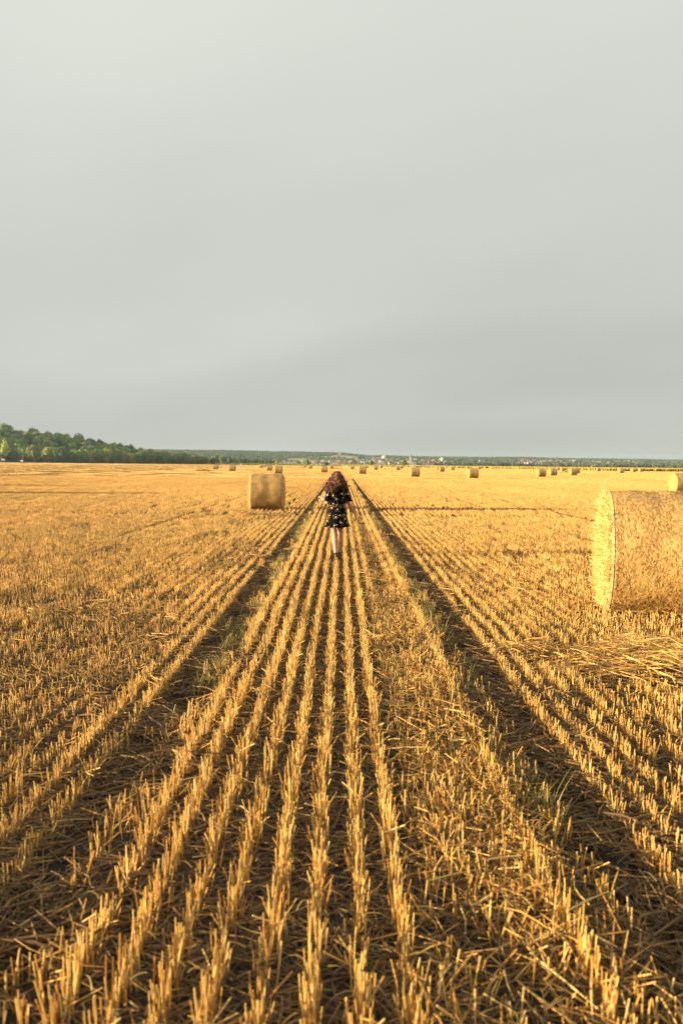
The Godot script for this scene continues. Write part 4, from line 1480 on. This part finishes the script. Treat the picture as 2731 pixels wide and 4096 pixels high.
# groups of tapered bones joined smoothly inside a group; the groups then joined plainly. Meshed as surface nets.
func flesh(b: MB, groups: Array, cell: float, k: float, col: Color) -> void:
	var lo := Vector3.ONE * 1e9
	var hi := Vector3.ONE * -1e9
	for g in groups:
		for s in g:
			var r := maxf(s[2], s[3]) + cell * 3.0
			lo = lo.min(s[0] - Vector3.ONE * r).min(s[1] - Vector3.ONE * r)
			hi = hi.max(s[0] + Vector3.ONE * r).max(s[1] + Vector3.ONE * r)
	var nx := int((hi.x - lo.x) / cell) + 2
	var ny := int((hi.y - lo.y) / cell) + 2
	var nz := int((hi.z - lo.z) / cell) + 2
	var F := PackedFloat32Array()
	F.resize(nx * ny * nz)
	F.fill(1.0)
	for g in groups:
		var G := PackedFloat32Array()
		G.resize(F.size())
		G.fill(1.0)
		for s in g:
			var r := maxf(s[2], s[3]) + k + cell * 3.0
			var a: Vector3 = (s[0].min(s[1]) - Vector3.ONE * r - lo) / cell
			var e: Vector3 = (s[0].max(s[1]) + Vector3.ONE * r - lo) / cell
			for z in range(maxi(int(a.z), 0), mini(int(e.z) + 1, nz)):
				for y in range(maxi(int(a.y), 0), mini(int(e.y) + 1, ny)):
					for x in range(maxi(int(a.x), 0), mini(int(e.x) + 1, nx)):
						var at := (z * ny + y) * nx + x
						var d := seg_dist(lo + Vector3(x, y, z) * cell, s[0], s[1], s[2], s[3])
						var o := G[at]
						var h := clampf(0.5 + 0.5 * (o - d) / k, 0.0, 1.0)
						G[at] = lerpf(o, d, h) - k * h * (1.0 - h)
		for q in F.size():
			if G[q] < F[q]: F[q] = G[q]
	var idx := {}
	var offs := [0, 1, nx, nx + 1, nx * ny, nx * ny + 1, nx * ny + nx, nx * ny + nx + 1]
	for z in nz - 1:
		for y in ny - 1:
			for x in nx - 1:
				var at := (z * ny + y) * nx + x
				var mask := 0
				for q in 8:
					if F[at + offs[q]] < 0.0: mask |= 1 << q
				if mask == 0 or mask == 255: continue
				var sum := Vector3.ZERO
				var cnt := 0
				for e in [[0, 1], [2, 3], [4, 5], [6, 7], [0, 2], [1, 3], [4, 6], [5, 7], [0, 4], [1, 5], [2, 6], [3, 7]]:
					var fa := F[at + offs[e[0]]]
					var fb := F[at + offs[e[1]]]
					if (fa < 0.0) != (fb < 0.0):
						var t := fa / (fa - fb)
						var pa := Vector3(e[0] & 1, (e[0] >> 1) & 1, (e[0] >> 2) & 1)
						var pb := Vector3(e[1] & 1, (e[1] >> 1) & 1, (e[1] >> 2) & 1)
						sum += pa.lerp(pb, t)
						cnt += 1
				var nn := Vector3(F[at + 1] - F[at] + F[at + nx + 1] - F[at + nx] + F[at + offs[5]] - F[at + offs[4]] + F[at + offs[7]] - F[at + offs[6]],
					F[at + nx] - F[at] + F[at + nx + 1] - F[at + 1] + F[at + offs[6]] - F[at + offs[4]] + F[at + offs[7]] - F[at + offs[5]],
					F[at + offs[4]] - F[at] + F[at + offs[5]] - F[at + 1] + F[at + offs[6]] - F[at + nx] + F[at + offs[7]] - F[at + nx + 1]).normalized()
				idx[at] = b.vert(lo + (Vector3(x, y, z) + sum / cnt) * cell, nn, col)
	var ax := [1, nx, nx * ny]
	for at in idx:
		for q in 3:
			# the edge from the cell's low corner along axis q
			if (F[at] < 0.0) == (F[at + ax[q]] < 0.0): continue
			var u: int = ax[(q + 1) % 3]
			var w: int = ax[(q + 2) % 3]
			if not (idx.has(at - u) and idx.has(at - w) and idx.has(at - u - w)): continue
			if F[at] < 0.0: b.quad(idx[at - u - w], idx[at - w], idx[at], idx[at - u])
			else: b.quad(idx[at - u - w], idx[at - u], idx[at], idx[at - w])

func hand_bones(w: Vector3, d: Vector3, palm: Vector3, thumb_side: Vector3, curl: float) -> Array:
	var g := []
	for k in 4:
		var s := thumb_side * (0.026 - 0.0175 * k)
		var ln: float = [0.040, 0.044, 0.041, 0.032][k]
		var kn := w + d * (0.078 - 0.004 * absf(k - 1.3)) + s
		g.append([w + d * 0.012 + s * 0.5, kn, 0.0135, 0.0105])
		var c1 := curl * (0.45 + 0.12 * k)
		var d1 := (d * cos(c1) + palm * sin(c1)).normalized()
		var p1 := kn + d1 * ln
		var d2 := (d * cos(c1 + curl * 0.8) + palm * sin(c1 + curl * 0.8)).normalized()
		var p2 := p1 + d2 * ln * 0.65
		var d3 := (d * cos(c1 + curl * 1.3) + palm * sin(c1 + curl * 1.3)).normalized()
		g.append([kn, p1, 0.0092, 0.0082])
		g.append([p1, p2, 0.0082, 0.0074])
		g.append([p2, p2 + d3 * ln * 0.5, 0.0074, 0.0062])
	var t0 := w + d * 0.022 + thumb_side * 0.026
	var t1 := t0 + (d * 0.7 + thumb_side * 0.6 + palm * 0.35).normalized() * 0.036
	var t2 := t1 + (d * 0.9 + thumb_side * 0.12 + palm * 0.45).normalized() * 0.030
	g.append([w + d * 0.008, t0, 0.014, 0.013])
	g.append([t0, t1, 0.0125, 0.0095])
	g.append([t1, t2, 0.0095, 0.0075])
	return g

func flower_image() -> Image:
	rng.seed = 500
	var s := 1024
	var im := Image.create(s, s, false, Image.FORMAT_RGB8)
	im.fill(Color(0.06, 0.055, 0.06))
	var blob := func(c: Vector2, rx: float, ry: float, ang: float, col: Color):
		var r := int(maxf(rx, ry)) + 1
		for y in range(-r, r + 1):
			for x in range(-r, r + 1):
				var p := Vector2(x, y).rotated(-ang)
				if (p.x / rx) ** 2 + (p.y / ry) ** 2 < 1.0:
					im.set_pixel(posmod(int(c.x) + x, s), posmod(int(c.y) + y, s), col)
	var spots := []
	var tries := 0
	while spots.size() < 66 and tries < 4000:
		tries += 1
		var p := Vector2(rf(0, s), rf(0, s))
		var ok := true
		for q in spots:
			var dd := Vector2(absf(q.x - p.x), absf(q.y - p.y))
			dd.x = minf(dd.x, s - dd.x)
			dd.y = minf(dd.y, s - dd.y)
			if dd.length() < 88.0: ok = false
		if ok: spots.append(p)
	for p in spots:
		for k in 4:   # leaves
			var a := rf(0, TAU)
			blob.call(p + Vector2(cos(a), sin(a)) * rf(24, 44), 13, 5, a, Color(0.22, 0.29, 0.12).lerp(Color(0.42, 0.40, 0.14), rng.randf()))
		for k in 1 + rng.randi() % 2:
			var c: Vector2 = p + Vector2(rf(-18, 18), rf(-18, 18)) * (1.0 if k else 0.4)
			var cream := Color(0.84, 0.76, 0.63).lerp(Color(0.80, 0.69, 0.66), rng.randf())
			for q in 5:
				var a := TAU * q / 5.0 + rf(-0.2, 0.2)
				blob.call(c + Vector2(cos(a), sin(a)) * 9.0, 8.5, 7.2, a, cream.darkened(rf(0.0, 0.10)))
			blob.call(c, 4.5, 4.5, 0, Color(0.80, 0.66, 0.36))
		for k in 5:
			var a := rf(0, TAU)
			blob.call(p + Vector2(cos(a), sin(a)) * rf(32, 58), rf(4, 7.5), rf(4, 7), a, Color(0.76, 0.67, 0.60))
	return im

func make_woman() -> void:
	var o := thing("person", "person walking away, curly brown hair, short black floral dress, bare legs and ankle boots", "person", Vector3(-0.083, 0, -14.75))
	var skin := material(0.55)
	skin.subsurf_scatter_enabled = true
	skin.subsurf_scatter_strength = 0.12
	var sc := Color(0.46, 0.265, 0.175)
	# joints, in metres from the ground below her; x to the right, z towards the camera, she faces -z
	var shl := Vector3(-0.150, 1.375, 0.01)
	var shr := Vector3(0.142, 1.380, 0.0)
	var ell := Vector3(-0.190, 1.110, 0.055)
	var elr := Vector3(0.208, 1.115, 0.03)
	var wrl := Vector3(-0.302, 1.190, -0.135)
	var wrr := Vector3(0.340, 0.890, -0.04)
	var hipl := Vector3(-0.078, 0.86, 0.01)
	var hipr := Vector3(0.078, 0.86, -0.01)
	var knl := Vector3(-0.042, 0.475, 0.01)
	var knr := Vector3(0.052, 0.480, -0.13)
	var anl := Vector3(-0.012, 0.115, 0.20)
	var anr := Vector3(0.028, 0.095, -0.26)
	var b := MB.new()
	var torso := [
		[Vector3(0, 1.50, -0.01), Vector3(0, 1.42, 0.0), 0.048, 0.052], [Vector3(0, 1.42, 0), Vector3(0, 1.36, 0), 0.055, 0.075],
		[Vector3(-0.06, 1.36, 0), Vector3(-0.035, 1.13, -0.01), 0.074, 0.062], [Vector3(0.06, 1.36, 0), Vector3(0.035, 1.13, -0.01), 0.074, 0.062],
		[Vector3(-0.03, 1.13, -0.01), Vector3(-0.06, 0.93, 0.01), 0.068, 0.078], [Vector3(0.03, 1.13, -0.01), Vector3(0.06, 0.93, 0.01), 0.068, 0.078],
		[shl, Vector3(-0.05, 1.39, 0), 0.048, 0.055], [shr, Vector3(0.05, 1.39, 0), 0.048, 0.055],
		[hipl + Vector3(0, 0.06, 0), hipl, 0.082, 0.086], [hipr + Vector3(0, 0.06, 0), hipr, 0.082, 0.086],
		[shl, ell, 0.046, 0.036], [ell, ell.lerp(wrl, 0.35), 0.036, 0.037], [ell.lerp(wrl, 0.35), wrl, 0.037, 0.024],
		[shr, elr, 0.046, 0.036], [elr, elr.lerp(wrr, 0.35), 0.036, 0.037], [elr.lerp(wrr, 0.35), wrr, 0.037, 0.024],
	]
	var legl := [[hipl, knl, 0.084, 0.050], [knl, knl.lerp(anl, 0.33) + Vector3(0, 0, 0.018), 0.050, 0.056], [knl.lerp(anl, 0.33) + Vector3(0, 0, 0.018), anl, 0.056, 0.033], [knl, anl, 0.046, 0.032]]
	var legr := [[hipr, knr, 0.084, 0.050], [knr, knr.lerp(anr, 0.33) + Vector3(0, 0, 0.018), 0.050, 0.056], [knr.lerp(anr, 0.33) + Vector3(0, 0, 0.018), anr, 0.056, 0.033], [knr, anr, 0.046, 0.032]]
	flesh(b, [torso, legl, legr], 0.012, 0.03, sc)
	# hands
	var dl := (wrl - ell).normalized()
	var dr := (wrr - elr).normalized()
	var pl := (Vector3(0.2, -1, -0.1) - dl * Vector3(0.2, -1, -0.1).dot(dl)).normalized()
	flesh(b, [hand_bones(wrl, dl, pl, pl.cross(dl).normalized(), 0.95)], 0.0042, 0.006, sc)
	var pr := (Vector3(-1, -0.1, -0.2) - dr * Vector3(-1, -0.1, -0.2).dot(dr)).normalized()
	flesh(b, [hand_bones(wrr, (dr + Vector3(0, -0.35, 0)).normalized(), pr, Vector3(0, 0, -1), 0.75)], 0.0042, 0.006, sc)
	# head: skull, jaw, nose, chin, ears
	var hc := Vector3(0.0, 1.585, -0.02)
	var head := [
		[hc + Vector3(0, 0.035, 0.025), hc + Vector3(0, 0.03, -0.035), 0.078, 0.074], [hc + Vector3(0, 0.0, -0.03), hc + Vector3(0, -0.055, -0.055), 0.064, 0.046],
		[hc + Vector3(-0.03, -0.045, -0.03), hc + Vector3(0, -0.088, -0.075), 0.036, 0.022], [hc + Vector3(0.03, -0.045, -0.03), hc + Vector3(0, -0.088, -0.075), 0.036, 0.022],
		[hc + Vector3(0, 0.005, -0.105), hc + Vector3(0, -0.032, -0.121), 0.009, 0.013], [hc + Vector3(-0.012, -0.065, -0.100), hc + Vector3(0.012, -0.065, -0.100), 0.010, 0.010],
		[hc + Vector3(-0.076, 0.01, 0.0), hc + Vector3(-0.078, -0.03, -0.005), 0.014, 0.010], [hc + Vector3(0.076, 0.01, 0.0), hc + Vector3(0.078, -0.03, -0.005), 0.014, 0.010],
		[hc + Vector3(0, -0.05, 0.01), hc + Vector3(0, -0.14, 0.01), 0.050, 0.050],
	]
	flesh(b, [head], 0.0055, 0.018, sc)
	part("body", b.mesh(skin), o)
	for s in [-1.0, 1.0]:
		var e := MB.new()
		e.tube([hc + Vector3(s * 0.031, 0.004, -0.088), hc + Vector3(s * 0.031, 0.004, -0.0985), hc + Vector3(s * 0.031, 0.004, -0.1005)], [0.013, 0.010, 0.0045], 8, Color(0.75, 0.72, 0.68), Color(0.03, 0.02, 0.015))
		part("eye", e.mesh(material(0.25)), o)
	var li := MB.new()
	li.tube([hc + Vector3(-0.022, -0.064, -0.102), hc + Vector3(0, -0.062, -0.1115), hc + Vector3(0.022, -0.064, -0.102)], [0.002, 0.0055, 0.002], 6, Color(0.42, 0.14, 0.12))
	part("mouth", li.mesh(material(0.4)), o)

	# dress
	var dm := material(0.95, Color.WHITE, false)
	dm.metallic_specular = 0.2
	dm.albedo_texture = ImageTexture.create_from_image(flower_image())
	var d := MB.new()
	var prof := [[1.445, 0.062, 0.060], [1.425, 0.095, 0.072], [1.400, 0.145, 0.088], [1.36, 0.176, 0.100], [1.30, 0.172, 0.112], [1.22, 0.160, 0.116], [1.13, 0.143, 0.110], [1.06, 0.133, 0.103], [1.02, 0.140, 0.110], [0.95, 0.163, 0.128], [0.88, 0.182, 0.142], [0.80, 0.194, 0.150], [0.745, 0.202, 0.156], [0.735, 0.206, 0.160], [0.70, 0.216, 0.170], [0.66, 0.226, 0.178], [0.630, 0.234, 0.184]]
	var na := 120
	var place := func(row: int, a: float) -> Vector3:
		var r: Array = prof[row]
		var low := clampf((1.02 - r[0]) / 0.4, 0.0, 1.0)
		var fl := 1.0 + low * 0.030 * sin(a * 7.0 + 0.7) + low * 0.018 * sin(a * 11.0 + 2.0)
		if row >= 13: fl += 0.045 * (row - 12) / 4.0 * sin(a * 22.0 + 1.3 * sin(a * 3.0))
		else: fl += 0.010 * noise.get_noise_2d(a * 120.0, r[0] * 600.0)
		return Vector3(cos(a) * r[1] * fl + 0.008 * low, r[0] + (0.008 * sin(a * 22.0) + 0.012 * sin(a * 2.0 + 1.0) if row == 16 else 0.0), sin(a) * r[2] * fl)
	for j in prof.size():
		for k in na + 1:
			var a := TAU * k / na
			var p: Vector3 = place.call(j, a)
			var pa: Vector3 = place.call(j, a + 0.02) - place.call(j, a - 0.02)
			var pj: Vector3 = place.call(mini(j + 1, prof.size() - 1), a) - place.call(maxi(j - 1, 0), a)
			var nn := pa.cross(pj).normalized()
			if nn.dot(Vector3(cos(a), 0.2, sin(a))) < 0: nn = -nn
			d.vert(p, nn, Color.WHITE, Vector2(1.15 * k / na, (1.45 - prof[j][0]) * 1.05))
	for j in prof.size() - 1:
		for k in na:
			var f := j * (na + 1) + k
			d.quad(f, f + 1, f + na + 2, f + na + 1)
	var dress := part("dress", d.mesh(dm), o)
	for side in [[shl, ell, -1.0], [shr, elr, 1.0]]:
		var s := MB.new()
		var ax: Vector3 = (side[1] - side[0]).normalized()
		var u0 := ax.cross(Vector3(0, 0, 1)).normalized()
		var w0 := ax.cross(u0)
		var ln: float = (side[1] - side[0]).length()
		var rows := [[-0.10, 0.040], [-0.02, 0.056], [0.10, 0.066], [0.3, 0.066], [0.55, 0.066], [0.78, 0.068], [0.83, 0.066], [0.90, 0.076], [0.98, 0.086]]
		for j in rows.size():
			for k in 49:
				var a := TAU * k / 48.0
				var r: float = rows[j][1] * (1.0 + (0.10 * sin(a * 10.0) if j > 6 else 0.04 * sin(a * 3.0 + j)))
				var p: Vector3 = side[0] + ax * ln * rows[j][0] + (u0 * cos(a) + w0 * sin(a)) * r
				s.vert(p, (u0 * cos(a) + w0 * sin(a)).normalized(), Color.WHITE, Vector2(0.40 * k / 48.0 + (0.3 if side[2] > 0 else 0.65), 0.27 * rows[j][0] + 0.11))
		for j in rows.size() - 1:
			for k in 48:
				var f := j * 49 + k
				s.quad(f, f + 49, f + 50, f + 1)
		part("sleeve", s.mesh(dm), dress)

	# hair: a dark core and many curled strands
	rng.seed = 600
	var h := MB.new()
	var hcols := [Color(0.059, 0.019, 0.007), Color(0.105, 0.034, 0.011), Color(0.154, 0.049, 0.016), Color(0.031, 0.012, 0.006), Color(0.224, 0.073, 0.022)]
	var core := [[1.69, 0.025, 0.030], [1.675, 0.050, 0.060], [1.64, 0.074, 0.085], [1.59, 0.086, 0.096], [1.53, 0.094, 0.090], [1.47, 0.098, 0.085], [1.43, 0.085, 0.07], [1.40, 0.05, 0.04]]
	for j in core.size():
		for k in 41:
			var a := -0.45 + (PI + 0.9) * k / 40.0        # round the back, open in front of the face
			var r: Array = core[j]
			var w := 1.0 + 0.14 * noise.get_noise_3d(cos(a) * 420.0, r[0] * 700.0, sin(a) * 420.0)
			h.vert(Vector3(cos(a) * r[1] * w - 0.008, r[0], sin(a) * r[2] * w - 0.012), Vector3(cos(a), 0.2, sin(a)).normalized(), Color(0.030, 0.013, 0.007))
	for j in core.size() - 1:
		for k in 40:
			var f := j * 41 + k
			h.quad(f, f + 1, f + 42, f + 41)
	for q in 520:
		var lock := q < 190                    # thick ringlets first, then loose strands
		var a := rf(-0.65, PI + 0.65)
		var out := Vector3(cos(a), 0, sin(a))
		var up0 := rf(0.0, 1.0)
		var wd := sqrt(1.0 - up0 * up0 * 0.92)
		var p0 := Vector3(-0.004, 1.605, -0.015) + Vector3(out.x * 0.074 * wd, 0.105 * up0, out.z * 0.088 * wd)
		var sx := out.x
		# how low the mane hangs: longest left of the middle, shorter at the right
		var yend := interp([-1.0, -0.55, -0.2, 0.15, 0.6, 1.0], [1.32, 1.27, 1.29, 1.39, 1.37, 1.34], sx) + absf(rng.randfn(0.0, 0.055))
		if not lock and rng.randf() < 0.15: yend -= rf(0.0, 0.04)
		var spread := rf(0.045, 0.150) * (0.62 + 0.55 * absf(sx))
		if sx < 0.0: spread *= 1.12
		var pts := []
		var rad := []
		var ph := rf(0, TAU)
		var turns := rf(2.5, 4.5) if lock else rf(3.5, 6.5)
		var amp := rf(0.014, 0.028) if lock else rf(0.012, 0.034)
		var n := 22
		var sway := rf(-0.03, 0.025)
		var r0 := rf(0.009, 0.015) if lock else rf(0.0032, 0.0055)
		for k in n + 1:
			var t := float(k) / n
			var c := p0 + out * spread * pow(t, 1.0)
			c.y = lerpf(p0.y, yend, pow(t, 1.1)) + 0.022 * sin(PI * minf(t * 2.2, 1.0)) * up0
			c.x += sway * t - 0.014 * t
			var am := amp * minf(t * 3.0, 1.0)
			var side := Vector3(-out.z, 0, out.x)
			c += (side * cos(ph + TAU * turns * t) + (out * 0.8 + Vector3.UP * 0.5) * sin(ph + TAU * turns * t)) * am
			pts.append(c)
			rad.append(r0 * (1.0 - 0.55 * t) * (0.8 + 0.2 * sin(t * 19.0 + ph)))
		h.tube(pts, rad, 5 if lock else 4, pick(hcols))
	var hm := material(0.38)
	part("hair", h.mesh(hm), o)

	# ankle boots
	var leather := material(0.45)
	for q in [[anl, -1.0, 0.05], [anr, 1.0, 0.0]]:
		var an: Vector3 = q[0]
		var lift: float = q[2]
		var bt := MB.new()
		var heel := Vector3(an.x, 0.045 + lift, an.z + 0.025)
		var toe := Vector3(an.x + 0.02 * q[1], 0.032, an.z - 0.155)
		var up := (knl - anl).normalized() if q[1] < 0 else (knr - anr).normalized()
		var g := [
			[an + up * 0.085, an, 0.042, 0.041], [an, heel, 0.041, 0.036], [heel, heel.lerp(toe, 0.62), 0.038, 0.037], [heel.lerp(toe, 0.62), toe, 0.037, 0.026], [an, heel.lerp(toe, 0.5), 0.042, 0.036],
		]
		flesh(bt, [g], 0.007, 0.014, Color(0.018, 0.018, 0.018))
		var bo := part("boot", bt.mesh(leather), o)
		var hl := MB.new()
		hl.tube([heel + Vector3(0, -0.012, 0.0), Vector3(heel.x, maxf(heel.y - 0.055, 0.002), heel.z + 0.006)], [0.034, 0.029], 10, Color(0.012, 0.012, 0.012), Color(0.012, 0.012, 0.012))
		part("heel", hl.mesh(leather), bo)

# ---------------------------------------------------------------- all together
func _ready() -> void:
	make_view()
	noise.seed = 3
	noise.frequency = 0.02
	noise.fractal_octaves = 3
	rng.seed = 1
	make_ground()
	M.straw = material(0.62)
	make_hills_materials()
	make_hills()
	make_wood()
	make_crop()
	make_windrows()
	make_roadside()
	make_village()
	make_bales()
	rng.seed = 2
	make_stubble()
	rng.seed = 4
	make_litter()
	rng.seed = 6
	make_swath()
	make_woman()

func make_hills_materials() -> void:
	M.leaf = material(0.75)
	M.leaf.backlight_enabled = true
	M.leaf.backlight = Color(0.25, 0.25, 0.25)
	M.bark = material(0.9)
